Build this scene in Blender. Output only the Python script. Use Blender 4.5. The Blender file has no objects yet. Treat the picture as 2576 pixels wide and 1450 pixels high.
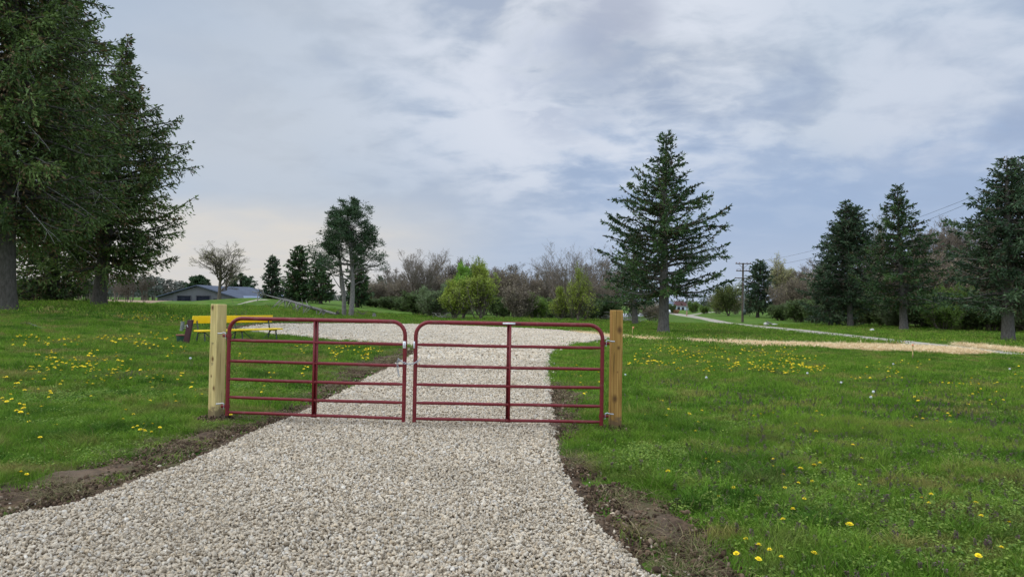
import bpy, bmesh, math
import numpy as np
from mathutils import Matrix, Vector

scene = bpy.context.scene
COL = scene.collection
R_ = math.radians

# ------------------------------------------------------------------ camera
U0, V0, FPX = 1287.5, 725.0, 1709.0        # photograph measured on a 2575 x 1450 grid
EYE = 1.6
PITCH, ROLL = 1.106, 1.0
MC = (Matrix.Rotation(R_(90 + PITCH), 3, 'X') @ Matrix.Rotation(R_(ROLL), 3, 'Z'))
cam_data = bpy.data.cameras.new("camera")
cam_data.sensor_width = 36.0
cam_data.lens = FPX / 2575.0 * 36.0
cam_data.clip_start = 0.05
cam_data.clip_end = 6000.0
cam = bpy.data.objects.new("camera", cam_data)
COL.objects.link(cam)
mw = MC.to_4x4(); mw.translation = (0, 0, EYE)
cam.matrix_world = mw
scene.camera = cam

# ------------------------------------------------------------------ view + sun + sky
scene.view_settings.view_transform = 'Standard'
scene.view_settings.look = 'None'
scene.view_settings.exposure = 0.0
scene.view_settings.gamma = 1.0
SUN_EL, SUN_AZ = 46.0, -88.0               # azimuth measured from +Y towards +X
sd_ = bpy.data.lights.new("sun", 'SUN'); sd_.energy = 1.5; sd_.angle = R_(24); sd_.color = (1.0, 0.965, 0.91)
sun = bpy.data.objects.new("sun", sd_); COL.objects.link(sun)
sv = Vector((math.sin(R_(SUN_AZ)) * math.cos(R_(SUN_EL)), math.cos(R_(SUN_AZ)) * math.cos(R_(SUN_EL)), math.sin(R_(SUN_EL))))
sun.rotation_euler = sv.to_track_quat('Z', 'Y').to_euler()

def build_world():
    w = bpy.data.worlds.new("World"); scene.world = w; w.use_nodes = True
    nt = w.node_tree; nt.nodes.clear(); N = nt.nodes.new; L = nt.links.new
    def math_(op, a, b=None, c=None, clamp=False):
        n = N('ShaderNodeMath'); n.operation = op; n.use_clamp = clamp
        for i, v in enumerate((a, b, c)):
            if v is None: continue
            if isinstance(v, (int, float)): n.inputs[i].default_value = v
            else: L(v, n.inputs[i])
        return n.outputs[0]
    def mix(f, a, b):
        n = N('ShaderNodeMix'); n.data_type = 'RGBA'
        for k, v in ((0, f), (6, a), (7, b)):
            if isinstance(v, (int, float)): n.inputs[k].default_value = v
            elif isinstance(v, tuple): n.inputs[k].default_value = (*v, 1)
            else: L(v, n.inputs[k])
        return n.outputs[2]
    def sstep(x, a, b):
        n = N('ShaderNodeMapRange'); n.interpolation_type = 'SMOOTHSTEP'
        L(x, n.inputs[0]); n.inputs[1].default_value = a; n.inputs[2].default_value = b
        return n.outputs[0]
    tc = N('ShaderNodeTexCoord'); sp = N('ShaderNodeSeparateXYZ'); L(tc.outputs['Generated'], sp.inputs[0])
    X, Y, Z = sp.outputs
    zc = math_('ADD', math_('MAXIMUM', Z, 0.0), 0.26)
    px = math_('DIVIDE', X, zc); py = math_('DIVIDE', Y, zc)
    cb = N('ShaderNodeCombineXYZ'); L(px, cb.inputs[0]); L(py, cb.inputs[1])
    def noise(scale, detail, rough, off, sx=1.0, sy=1.0, dist=0.0, rot=0.0):
        m = N('ShaderNodeMapping'); L(cb.outputs[0], m.inputs[0]); m.inputs['Location'].default_value = off
        m.inputs['Scale'].default_value = (sx, sy, 1); m.inputs['Rotation'].default_value = (0, 0, rot)
        n = N('ShaderNodeTexNoise'); L(m.outputs[0], n.inputs['Vector']); n.inputs['Scale'].default_value = scale
        n.inputs['Detail'].default_value = detail; n.inputs['Roughness'].default_value = rough; n.inputs['Distortion'].default_value = dist
        return n.outputs[0]
    K = 10.0
    def c(r, g, b): return (r * K, g * K, b * K)
    az = math_('ARCTAN2', X, Y)
    big = noise(0.9, 3, 0.45, (2.3, 0.7, 0), 1, 1, 0.3)
    med = noise(2.1, 6, 0.55, (7.1, 3.2, 0), 1.0, 1.0, 0.25, 0.3)
    fine = noise(6.5, 6, 0.55, (1.1, 5.2, 0), 0.9, 1.15, 0.35, 0.3)
    base = mix(sstep(big, 0.35, 0.62), c(.435, .53, .67), c(.54, .595, .675))
    # bluer air low on the right, greyer deck to the left
    blu = math_('MULTIPLY', sstep(az, -0.35, 0.30), math_('SUBTRACT', 1.0, sstep(math_('ADD', Z, math_('MULTIPLY', math_('SUBTRACT', med, 0.5), 0.25)), 0.16, 0.33)))
    base = mix(math_('MULTIPLY', blu, 0.80), base, c(.335, .455, .68))
    # cloud texture, stronger towards the middle and right and higher up
    brk = math_('ADD', math_('MULTIPLY', med, 0.62), math_('MULTIPLY', fine, 0.38))
    amt = math_('ADD', math_('MULTIPLY', math_('MULTIPLY', sstep(az, -0.50, -0.02), sstep(Z, 0.10, 0.28)), 0.88), 0.12)
    base = mix(math_('MULTIPLY', math_('MULTIPLY', sstep(brk, 0.46, 0.58), 0.75), amt), base, c(.665, .735, .84))
    base = mix(math_('MULTIPLY', math_('MULTIPLY', math_('SUBTRACT', 1.0, sstep(brk, 0.37, 0.50)), 0.6), amt), base, c(.345, .42, .58))
    # broad bright opening near the top centre, a pale bank at the right, a dark lump beside the opening
    def blob(u, v, r0, r1):
        d = MC @ Vector(((u - U0) / FPX, (V0 - v) / FPX, -1)); d.normalize()
        vm = N('ShaderNodeVectorMath'); vm.operation = 'DOT_PRODUCT'; L(tc.outputs['Generated'], vm.inputs[0]); vm.inputs[1].default_value = d
        return sstep(vm.outputs['Value'], math.cos(r1), math.cos(r0))
    base = mix(math_('MULTIPLY', blob(1480, 90, 0.0, 0.34), math_('MULTIPLY', sstep(brk, 0.38, 0.58), 0.85)), base, c(.77, .81, .90))
    base = mix(math_('MULTIPLY', blob(1180, 170, 0.0, 0.24), math_('MULTIPLY', sstep(brk, 0.36, 0.60), 0.3)), base, c(.70, .74, .84))
    base = mix(math_('MULTIPLY', blob(2400, 225, 0.0, 0.16), math_('MULTIPLY', sstep(med, 0.36, 0.62), 0.6)), base, c(.66, .71, .82))
    base = mix(math_('MULTIPLY', blob(1540, 40, 0.0, 0.085), math_('MULTIPLY', sstep(fine, 0.35, 0.60), 0.75)), base, c(.40, .445, .57))
    base = mix(math_('MULTIPLY', blob(1430, 215, 0.0, 0.12), math_('MULTIPLY', sstep(fine, 0.38, 0.62), 0.55)), base, c(.37, .445, .60))
    # pale horizon and the cream strip low on the left, under the edge of the deck
    wob = math_('MULTIPLY', math_('SUBTRACT', big, 0.5), 0.04)
    zz = math_('ADD', Z, wob)
    base = mix(math_('MULTIPLY', math_('SUBTRACT', 1.0, sstep(zz, 0.0, 0.15)), 0.5), base, c(.60, .655, .76))
    lef = math_('SUBTRACT', 1.0, sstep(az, -0.30, 0.02))
    zw = math_('ADD', zz, math_('MULTIPLY', math_('SUBTRACT', med, 0.5), 0.05))
    crm = math_('MULTIPLY', math_('MULTIPLY', lef, math_('SUBTRACT', 1.0, sstep(zw, 0.095, 0.150))), math_('ADD', 0.55, math_('MULTIPLY', fine, 0.9)))
    base = mix(math_('MULTIPLY', crm, 0.85), base, c(.735, .70, .655))
    sky = N('ShaderNodeTexSky'); sky.sky_type = 'NISHITA'; sky.sun_disc = False
    sky.sun_elevation = R_(SUN_EL); sky.sun_rotation = R_(SUN_AZ); sky.air_density = 1.0; sky.dust_density = 2.0
    out = mix(0.93, sky.outputs[0], base)
    # an overcast deck is brightest overhead, and here also behind the photographer
    gain = math_('ADD', math_('ADD', 1.0, math_('MULTIPLY', sstep(Z, 0.42, 0.80), 1.5)), math_('MULTIPLY', math_('SUBTRACT', 1.0, sstep(Y, -0.5, 0.30)), 1.05))
    sc = N('ShaderNodeVectorMath'); sc.operation = 'SCALE'; L(out, sc.inputs[0]); L(gain, sc.inputs['Scale']); out = sc.outputs[0]
    bg = N('ShaderNodeBackground'); L(out, bg.inputs[0]); bg.inputs[1].default_value = 0.1
    wo = N('ShaderNodeOutputWorld'); L(bg.outputs[0], wo.inputs[0])
build_world()

# ------------------------------------------------------------------ pixel <-> place helpers
MCn = np.array(MC)
def ray(u, v):
    d = MCn @ np.array([(u - U0) / FPX, (V0 - v) / FPX, -1.0])
    return d
def pt(u, v, y):
    """point seen at (u, v) of the photograph, y metres ahead"""
    d = ray(u, v); return np.array([0, 0, EYE]) + d * (y / d[1])
# terrain heights read off the photograph: (u, v, metres ahead)
_ctl = [(15, 778, 29), (248, 768, 36), (500, 863, 20), (671, 852, 22.3), (466, 868, 18.5), (15, 900, 14.5), (300, 828, 22), (400, 771, 60), (400, 761, 95), (490, 757, 110),
        (60, 756, 60), (60, 750, 150), (650, 749, 85), (575, 770, 75), (690, 757, 85), (760, 766, 80), (850, 793, 62), (700, 801, 46),
        (850, 815, 42), (1030, 817, 43), (940, 768, 115), (1030, 786, 88), (1200, 803, 64), (1200, 822, 46), (1400, 832, 42),
        (1500, 845, 35), (1455, 806, 64), (1668, 838, 45), (1867, 810, 92), (1907, 797, 118), (2088, 821, 68), (2273, 831, 60),
        (2535, 858, 40), (1690, 790, 140), (1590, 815, 60), (1300, 800, 90), (-250, 800, 25), (-250, 770, 60), (2800, 870, 40), (2800, 830, 70)]
_cx, _cz = [], []
def _feat(x, y):
    r = np.maximum(np.hypot(x, y), 2.5)
    a = np.clip(np.arctan2(x, y), -1.0, 1.0)
    return np.stack([a * 2.2, np.log(r)], -1)
for u, v, y in _ctl:
    p = pt(u, v, y); _cx.append(_feat(p[0], p[1])); _cz.append(p[2])
for a in (-1.0, -.62, -.4, -.15, 0.1, .3, .6, 1.0):
    for r in (2.5, 4.5, 7, 9.5, 12.5):
        if a < -.5 and r > 9: continue
        _cx.append(_feat(r * math.sin(a), r * math.cos(a))); _cz.append(0.0)
for a in (-.1, .1, .3, .6, 1.0):
    for r in (18, 27):
        _cx.append(_feat(r * math.sin(a), r * math.cos(a))); _cz.append(0.0)
for a in (-1.0, -.5, 0, .5, 1.0):
    for r, z in ((260, -.2), (600, -.4), (2500, -.5)):
        _cx.append(_feat(r * math.sin(a), r * math.cos(a))); _cz.append(z)
_cx = np.array(_cx); _cz = np.array(_cz)
def _k(d2): return 0.5 * d2 * np.log(np.maximum(d2, 1e-12))
_n = len(_cx)
_A = np.zeros((_n + 3, _n + 3))
_A[:_n, :_n] = _k(((_cx[:, None] - _cx[None]) ** 2).sum(-1)) + np.eye(_n) * 1e-3
_A[:_n, _n] = 1; _A[:_n, _n + 1:] = _cx; _A[_n:, :_n] = _A[:_n, _n:].T
_w = np.linalg.solve(_A, np.concatenate([_cz, [0, 0, 0]]))
def terr(x, y):
    x = np.asarray(x, float); y = np.asarray(y, float); sh = x.shape
    x = x.ravel(); y = y.ravel(); out = np.empty(len(x))
    for i in range(0, len(x), 20000):
        f = _feat(x[i:i + 20000], y[i:i + 20000])
        k = _k(((f[:, None] - _cx[None]) ** 2).sum(-1))
        z = k @ _w[:_n] + _w[_n] + f @ _w[_n + 1:]
        a = np.abs(np.arctan2(x[i:i + 20000], y[i:i + 20000]))
        t = np.clip((a - 0.95) / 0.6, 0, 1); z = z * (1 - t * t * (3 - 2 * t))
        r = np.hypot(x[i:i + 20000], y[i:i + 20000]); t = np.clip((r - 4) / 6, 0, 1)
        z = z * (t * t * (3 - 2 * t)) if False else z
        out[i:i + 20000] = z
    return out.reshape(sh)
def tz(x, y): return float(terr(np.array([x]), np.array([y]))[0])
def gps(uv):
    """ground points seen at the given photograph positions"""
    uv = np.asarray(uv, float)
    d = np.stack([(uv[:, 0] - U0) / FPX, (V0 - uv[:, 1]) / FPX, -np.ones(len(uv))], -1) @ MCn.T
    dz = np.minimum(d[:, 2], -0.0015)
    t = -EYE / dz
    for _ in range(40):
        z = terr(d[:, 0] * t, d[:, 1] * t)
        t = t * .5 + .5 * np.clip((z - EYE) / dz, 0.5, 900)
    return np.stack([d[:, 0] * t, d[:, 1] * t], -1)
def P(u, y):
    """ground point y metres ahead, in photograph column u"""
    v = 800.0
    for _ in range(8):
        p = pt(u, v, y); z = tz(p[0], p[1]); v += (p[2] - z) * FPX / y
    return np.array([p[0], p[1], z])
def toptree(u, y, vtop, base):
    return pt(u, vtop, y)[2] - base[2]

# ------------------------------------------------------------------ numeric helpers
def vnoise(x, y, seed=0):
    xi = np.floor(x).astype(np.int64); yi = np.floor(y).astype(np.int64); fx = x - xi; fy = y - yi
    fx = fx * fx * (3 - 2 * fx); fy = fy * fy * (3 - 2 * fy)
    def h(a, b):
        n = (a * 374761393 + b * 668265263 + seed * 974634777) & 0x7fffffff
        n = ((n ^ (n >> 13)) * 1274126177) & 0x7fffffff
        return ((n ^ (n >> 16)) & 0xffff) / 65535.0
    return (h(xi, yi) * (1 - fx) + h(xi + 1, yi) * fx) * (1 - fy) + (h(xi, yi + 1) * (1 - fx) + h(xi + 1, yi + 1) * fx) * fy
def fnoise(x, y, seed=0, oct=4):
    s = 0; a = 1; t = 0
    for k in range(oct):
        s = s + a * vnoise(x * 2 ** k + 17 * k, y * 2 ** k - 9 * k, seed + k); t += a; a *= .55
    return s / t
def sdist(poly, x, y, closed=True):
    """signed distance, positive inside"""
    sh = x.shape; x = x.ravel(); y = y.ravel(); poly = np.asarray(poly)
    a = poly; b = np.roll(poly, -1, 0)
    if not closed: a = a[:-1]; b = b[:-1]
    best = np.full(len(x), 1e9); ins = np.zeros(len(x), bool)
    for (ax, ay), (bx, by) in zip(a, b):
        dx, dy = bx - ax, by - ay
        t = np.clip(((x - ax) * dx + (y - ay) * dy) / max(dx * dx + dy * dy, 1e-9), 0, 1)
        best = np.minimum(best, np.hypot(x - ax - t * dx, y - ay - t * dy))
        c = (ay > y) != (by > y)
        with np.errstate(divide='ignore', invalid='ignore'):
            ins ^= c & (x < (bx - ax) * (y - ay) / (by - ay + (by == ay)) + ax)
    return (np.where(ins, best, -best) if closed else best).reshape(sh)
def nrm(v): return v / np.maximum(np.linalg.norm(v, axis=-1, keepdims=True), 1e-9)

# ------------------------------------------------------------------ mesh helpers
def mesh_np(name, parts, mats, smooth=False):
    """parts: list of (verts n x 3, faces m x k, material index, var n or None)"""
    V, vi, ls, mi, va = [], [], [], [], []; off = 0; lo = 0
    for p in parts:
        v, f, m = p[0], p[1], p[2]
        if len(f) == 0: continue
        V.append(v); f = np.asarray(f) + off; k = f.shape[1]
        vi.append(f.ravel()); ls.append(lo + np.arange(len(f)) * k); lo += f.size
        mi.append(np.full(len(f), m)); va.append(p[3] if len(p) > 3 and p[3] is not None else np.full(len(v), .5)); off += len(v)
    V = np.concatenate(V); vi = np.concatenate(vi); ls = np.concatenate(ls); mi = np.concatenate(mi); va = np.concatenate(va)
    me = bpy.data.meshes.new(name)
    me.vertices.add(len(V)); me.vertices.foreach_set('co', V.astype(np.float32).ravel())
    me.loops.add(len(vi)); me.loops.foreach_set('vertex_index', vi.astype(np.int32))
    me.polygons.add(len(ls)); me.polygons.foreach_set('loop_start', ls.astype(np.int32))
    me.polygons.foreach_set('material_index', mi.astype(np.int32))
    if smooth: me.polygons.foreach_set('use_smooth', np.ones(len(ls), bool))
    at = me.attributes.new('var', 'FLOAT', 'POINT'); at.data.foreach_set('value', va.astype(np.float32))
    for m in mats: me.materials.append(m)
    me.update(calc_edges=True)
    return me
def link(name, me, parent=None, loc=None):
    o = bpy.data.objects.new(name, me); COL.objects.link(o)
    if parent is not None: o.parent = parent
    if loc is not None: o.location = loc
    return o
def tag(o, label=None, cat=None, group=None, kind=None):
    if label: o['label'] = label
    if cat: o['category'] = cat
    if group: o['group'] = group
    if kind: o['kind'] = kind
    return o
def thing(name, label, cat, loc=(0, 0, 0), rz=0.0, group=None):
    o = bpy.data.objects.new(name, None); COL.objects.link(o); o.location = loc; o.rotation_euler = (0, 0, rz)
    o.empty_display_size = .2
    return tag(o, label, cat, group)
def dup(root, loc, rz=0.0, sc=(1, 1, 1), label=None, group=None):
    r = root.copy(); COL.objects.link(r); r.location = loc; r.rotation_euler = (0, 0, rz); r.scale = sc
    if label: r['label'] = label
    if group: r['group'] = group
    for ch in list(root.children):
        c = ch.copy(); COL.objects.link(c); c.parent = r
        for g in list(ch.children):
            d = g.copy(); COL.objects.link(d); d.parent = c
    return r
def tubes(Pt, Rr, sides=5, cap=False):
    """N paths of K points each -> verts, quads"""
    Pt = np.asarray(Pt, float); Rr = np.asarray(Rr, float)
    if Pt.ndim == 2: Pt = Pt[None]; Rr = Rr[None]
    N, K, _ = Pt.shape
    T = nrm(np.gradient(Pt, axis=1))
    ref = np.eye(3)[np.abs(T).max(1).argmin(1)][:, None, :] * np.ones((1, K, 1))      # the axis no stretch of the path runs along
    A = nrm(np.cross(T, ref)); B = np.cross(T, A)
    an = np.arange(sides) / sides * 2 * math.pi
    ring = A[:, :, None, :] * np.cos(an)[None, None, :, None] + B[:, :, None, :] * np.sin(an)[None, None, :, None]
    V = Pt[:, :, None, :] + ring * Rr[:, :, None, None]
    idx = np.arange(N * K * sides).reshape(N, K, sides)
    a = idx[:, :-1]; b = idx[:, 1:]
    F = np.stack([a, np.roll(a, -1, 2), np.roll(b, -1, 2), b], -1).reshape(-1, 4)
    V = V.reshape(-1, 3)
    if cap and N == 1:
        c0 = len(V); V = np.concatenate([V, Pt[0, :1], Pt[0, -1:]])
        i = np.arange(sides); j = (i + 1) % sides; e = (K - 1) * sides
        F = np.concatenate([F, np.stack([j, i, np.full(sides, c0), np.full(sides, c0)], -1), np.stack([e + i, e + j, np.full(sides, c0 + 1), np.full(sides, c0 + 1)], -1)])
    return V, F
def box(x0, x1, y0, y1, z0, z1):
    v = np.array([[x, y, z] for z in (z0, z1) for y in (y0, y1) for x in (x0, x1)], float)
    f = np.array([[0, 2, 3, 1], [4, 5, 7, 6], [0, 1, 5, 4], [2, 6, 7, 3], [0, 4, 6, 2], [1, 3, 7, 5]])
    return v, f
def rotz(v, a):
    c, s = math.cos(a), math.sin(a); w = v.copy(); w[:, 0] = v[:, 0] * c - v[:, 1] * s; w[:, 1] = v[:, 0] * s + v[:, 1] * c; return w
def bevel_obj(o, w=.004, seg=2):
    m = o.modifiers.new('bevel', 'BEVEL'); m.width = w; m.segments = seg; m.limit_method = 'ANGLE'
def fixtri(me):
    bm = bmesh.new(); bm.from_mesh(me); bmesh.ops.remove_doubles(bm, verts=bm.verts, dist=1e-5)
    bmesh.ops.dissolve_degenerate(bm, edges=bm.edges, dist=1e-6); bmesh.ops.recalc_face_normals(bm, faces=bm.faces)
    bm.to_mesh(me); bm.free(); return me
def solid(name, parts, mat, parent=None, loc=None, bev=0, smooth=False):
    """small hard object built from boxes / capped tubes"""
    me = mesh_np(name, [(v, f, 0) if not isinstance(mat, list) else (v, f, m) for (v, f, *r) in parts for m in [(r[0] if r else 0)]], mat if isinstance(mat, list) else [mat])
    me.validate()
    bm = bmesh.new(); bm.from_mesh(me); bmesh.ops.recalc_face_normals(bm, faces=bm.faces); bm.to_mesh(me); bm.free()
    if smooth:
        me.polygons.foreach_set('use_smooth', np.ones(len(me.polygons), bool))
    o = link(name, me, parent, loc)
    if bev: bevel_obj(o, bev)
    return o
def tube(pts, r, sides=12):
    pts = np.array(pts, float); rr = np.full(len(pts), r) if np.isscalar(r) else np.array(r, float)
    v, f = tubes(pts, rr, sides, cap=True); return v, tri_fix(f)
def tri_fix(f): return f

# ------------------------------------------------------------------ materials
def newmat(name, rough=.8, spec=.3):
    m = bpy.data.materials.new(name); m.use_nodes = True; nt = m.node_tree; b = nt.nodes['Principled BSDF']
    b.inputs['Roughness'].default_value = rough; b.inputs['Specular IOR Level'].default_value = spec
    return m, nt, b
def ramp(nt, fac, stops):
    r = nt.nodes.new('ShaderNodeValToRGB'); nt.links.new(fac, r.inputs[0]); e = r.color_ramp.elements
    while len(e) < len(stops): e.new(.5)
    for el, (p, c) in zip(e, stops): el.position = p; el.color = (*c, 1)
    return r.outputs[0]
def texn(nt, scale, detail=4, rough=.55, coord='Object', stretch=None, dist=0):
    tc = nt.nodes.new('ShaderNodeTexCoord'); n = nt.nodes.new('ShaderNodeTexNoise'); src = tc.outputs[coord]
    if coord == 'World':
        pass
    if stretch:
        m = nt.nodes.new('ShaderNodeMapping'); nt.links.new(src, m.inputs[0]); m.inputs['Scale'].default_value = stretch; src = m.outputs[0]
    nt.links.new(src, n.inputs['Vector']); n.inputs['Scale'].default_value = scale; n.inputs['Detail'].default_value = detail
    n.inputs['Roughness'].default_value = rough; n.inputs['Distortion'].default_value = dist
    return n.outputs[0]
def posn(nt, scale, detail=4, rough=.55, stretch=None):
    g = nt.nodes.new('ShaderNodeNewGeometry'); n = nt.nodes.new('ShaderNodeTexNoise'); src = g.outputs['Position']
    if stretch:
        m = nt.nodes.new('ShaderNodeMapping'); nt.links.new(src, m.inputs[0]); m.inputs['Scale'].default_value = stretch; src = m.outputs[0]
    nt.links.new(src, n.inputs['Vector']); n.inputs['Scale'].default_value = scale; n.inputs['Detail'].default_value = detail; n.inputs['Roughness'].default_value = rough
    return n.outputs[0]
def mixc(nt, f, a, b, mode='MIX'):
    n = nt.nodes.new('ShaderNodeMix'); n.data_type = 'RGBA'; n.blend_type = mode
    for k, v in ((0, f), (6, a), (7, b)):
        if isinstance(v, (int, float)): n.inputs[k].default_value = v
        elif isinstance(v, tuple): n.inputs[k].default_value = (*v, 1)
        else: nt.links.new(v, n.inputs[k])
    return n.outputs[2]
def bump(nt, b, h, strength=.5, dist=.02):
    n = nt.nodes.new('ShaderNodeBump'); nt.links.new(h, n.inputs['Height']); n.inputs['Strength'].default_value = strength
    n.inputs['Distance'].default_value = dist; nt.links.new(n.outputs[0], b.inputs['Normal'])
def attr(nt, name='var'):
    a = nt.nodes.new('ShaderNodeAttribute'); a.attribute_name = name; return a.outputs['Fac']
def objrand(nt):
    return nt.nodes.new('ShaderNodeObjectInfo').outputs['Random']
def simple(name, ca, cb, scale=8, rough=.8, bmp=0, bd=.01, spec=.3, metal=0, stretch=None, detail=5):
    m, nt, b = newmat(name, rough, spec); n = texn(nt, scale, detail, stretch=stretch)
    nt.links.new(ramp(nt, n, [(.3, ca), (.7, cb)]), b.inputs['Base Color']); b.inputs['Metallic'].default_value = metal
    if bmp: bump(nt, b, n, bmp, bd)
    return m
def leafmat(name, stops, trans=.25, rough=.6, spec=.2, posvar=None):
    """foliage: colour by the clump attribute, part of the light passing through"""
    m, nt, b = newmat(name, rough, spec)
    c = ramp(nt, attr(nt), stops)
    if posvar: c = mixc(nt, ramp(nt, posn(nt, posvar[0], 3), [(.4, (0, 0, 0)), (.62, (1, 1, 1))]), c, mixc(nt, .55, c, posvar[1]))
    nt.links.new(c, b.inputs['Base Color'])
    t = nt.nodes.new('ShaderNodeBsdfTranslucent'); nt.links.new(c, t.inputs[0])
    mx = nt.nodes.new('ShaderNodeMixShader'); mx.inputs[0].default_value = trans
    out = nt.nodes['Material Output']; nt.links.new(b.outputs[0], mx.inputs[1]); nt.links.new(t.outputs[0], mx.inputs[2]); nt.links.new(mx.outputs[0], out.inputs[0])
    return m
def barkmat(name, ca, cb, sc=14):
    m, nt, b = newmat(name, .95, .1); n = texn(nt, sc, 6, .65, stretch=(1, 1, .35)); n2 = texn(nt, 1.3, 3)
    c = ramp(nt, n, [(.35, ca), (.65, cb)]); c = mixc(nt, n2, c, mixc(nt, .35, c, (.12, .13, .10)))
    nt.links.new(c, b.inputs['Base Color']); bump(nt, b, n, .9, .03); return m

# grass colour shared by the ground sheet and the blades, by place
def grass_colour(nt, gain=1.0, browner=0.0):
    n1 = posn(nt, .35, 5, .6); n2 = posn(nt, 1.7, 4, .6); n3 = posn(nt, .06, 3, .5); n4 = posn(nt, .75, 5, .65, stretch=(1, 1.6, 1))
    g = gain
    a = ramp(nt, n1, [(.32, (.058 * g, .130 * g, .011 * g)), (.5, (.098 * g, .188 * g, .015 * g)), (.68, (.155 * g, .25 * g, .022 * g))])
    b = ramp(nt, n2, [(.30, (.022 * g, .062 * g, .008 * g)), (.55, (.085 * g, .175 * g, .024 * g)), (.75, (.19 * g, .24 * g, .05 * g))])
    c = mixc(nt, .5, a, b)
    c = mixc(nt, ramp(nt, n4, [(.53, (0, 0, 0)), (.62, (.8, .8, .8))]), c, (.19 * g, .16 * g, .06 * g))
    c = mixc(nt, ramp(nt, n4, [(.38, (.85, .85, .85)), (.48, (0, 0, 0))]), c, (.022 * g, .072 * g, .009 * g))
    return mixc(nt, ramp(nt, n3, [(.40, (0, 0, 0)), (.65, (.5, .5, .5))]), c, (.12 * g, .225 * g, .024 * g))
M = {}
def mats():
    m, nt, b = newmat('grass_ground', .95, .1)
    c = grass_colour(nt, .85)
    fine = posn(nt, 9, 6, .7); c = mixc(nt, ramp(nt, fine, [(.35, (0, 0, 0)), (.6, (.55, .55, .55))]), c, mixc(nt, .5, c, (.025, .05, .01)))
    nt.links.new(c, b.inputs['Base Color']); bump(nt, b, fine, .8, .05); M['ground'] = m
    m, nt, b = newmat('grass_blade', .8, .08)
    c = grass_colour(nt, 1.24)
    v = attr(nt)
    c = mixc(nt, ramp(nt, v, [(.0, (1, 1, 1)), (.07, (0, 0, 0))]), c, (.30, .25, .12))
    c = mixc(nt, ramp(nt, posn(nt, .9, 4), [(.55, (0, 0, 0)), (.68, (.55, .55, .55))]), c, (.15, .135, .055))
    c = mixc(nt, .6, c, mixc(nt, 1.0, c, ramp(nt, v, [(.1, (.45, .55, .4)), (.9, (1.9, 1.6, 1.6))]), 'MULTIPLY'))
    nt.links.new(c, b.inputs['Base Color'])
    t = nt.nodes.new('ShaderNodeBsdfTranslucent'); nt.links.new(c, t.inputs[0]); mx = nt.nodes.new('ShaderNodeMixShader'); mx.inputs[0].default_value = .25
    nt.links.new(b.outputs[0], mx.inputs[1]); nt.links.new(t.outputs[0], mx.inputs[2]); nt.links.new(mx.outputs[0], nt.nodes['Material Output'].inputs[0])
    M['blade'] = m
    # crushed limestone
    m, nt, b = newmat('limestone', .85, .2)
    r = objrand(nt); n = texn(nt, 1.4, 6, .65)
    c = ramp(nt, r, [(0, (.22, .17, .11)), (.10, (.44, .355, .25)), (.25, (.64, .54, .405)), (.55, (.79, .685, .53)), (.75, (.67, .53, .355)), (.88, (.56, .515, .44)), (1, (.89, .80, .66))])
    c = mixc(nt, ramp(nt, n, [(.38, (.8, .8, .8)), (.62, (0, 0, 0))]), c, mixc(nt, .45, c, (.28, .22, .155)))
    c = mixc(nt, ramp(nt, posn(nt, .8, 4), [(.42, (0, 0, 0)), (.66, (.6, .6, .6))]), c, mixc(nt, .6, c, (.34, .275, .19)))
    nt.links.new(c, b.inputs['Base Color']); bump(nt, b, texn(nt, 4, 5, .7), .5, .1); M['stone'] = m
    m, nt, b = newmat('gravel_bed', .95, .1)
    vo = nt.nodes.new('ShaderNodeTexVoronoi'); g = nt.nodes.new('ShaderNodeNewGeometry'); nt.links.new(g.outputs['Position'], vo.inputs['Vector']); vo.inputs['Scale'].default_value = 24
    n = posn(nt, .5, 4)
    c = ramp(nt, vo.outputs['Distance'], [(.0, (.34, .29, .215)), (.35, (.24, .20, .145)), (.7, (.10, .08, .055))])
    c = mixc(nt, ramp(nt, n, [(.4, (0, 0, 0)), (.7, (.5, .5, .5))]), c, (.36, .31, .24))
    nt.links.new(c, b.inputs['Base Color']); M['bed'] = m
    m, nt, b = newmat('soil', .95, .15)
    n = posn(nt, 6, 7, .68); n2 = posn(nt, 1.1, 4); n3 = posn(nt, 2.3, 4)
    c = ramp(nt, n, [(.32, (.024, .015, .009)), (.5, (.070, .044, .027)), (.66, (.16, .102, .062))])
    c = mixc(nt, ramp(nt, n2, [(.45, (0, 0, 0)), (.66, (.7, .7, .7))]), c, (.17, .125, .085))
    c = mixc(nt, ramp(nt, n3, [(.52, (0, 0, 0)), (.62, (.5, .5, .5))]), c, (.08, .085, .03))
    nt.links.new(c, b.inputs['Base Color']); bump(nt, b, posn(nt, 22, 7, .7), 1, .03); M['soil'] = m
    m, nt, b = newmat('soil_clod', .95, .1)
    c = ramp(nt, objrand(nt), [(0, (.034, .022, .014)), (.5, (.082, .053, .033)), (.85, (.15, .10, .063)), (1, (.24, .18, .125))])
    nt.links.new(c, b.inputs['Base Color']); M['clod'] = m
    m, nt, b = newmat('straw', .9, .1)
    c = ramp(nt, posn(nt, 3, 6, .7), [(.3, (.42, .29, .10)), (.5, (.68, .53, .25)), (.7, (.82, .69, .38))])
    nt.links.new(c, b.inputs['Base Color']); bump(nt, b, posn(nt, 12, 5, .7), .8, .05); M['straw'] = m
    m, nt, b = newmat('path_asphalt', .95, .1)
    c = ramp(nt, posn(nt, 1.2, 7, .65), [(.3, (.22, .195, .15)), (.5, (.31, .28, .22)), (.7, (.40, .36, .29))])
    nt.links.new(c, b.inputs['Base Color']); M['path'] = m
    M['road'] = simple('far_road', (.30, .31, .33), (.40, .41, .43), .2)
    m, nt, b = newmat('bare_field', .95, .1)
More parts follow.
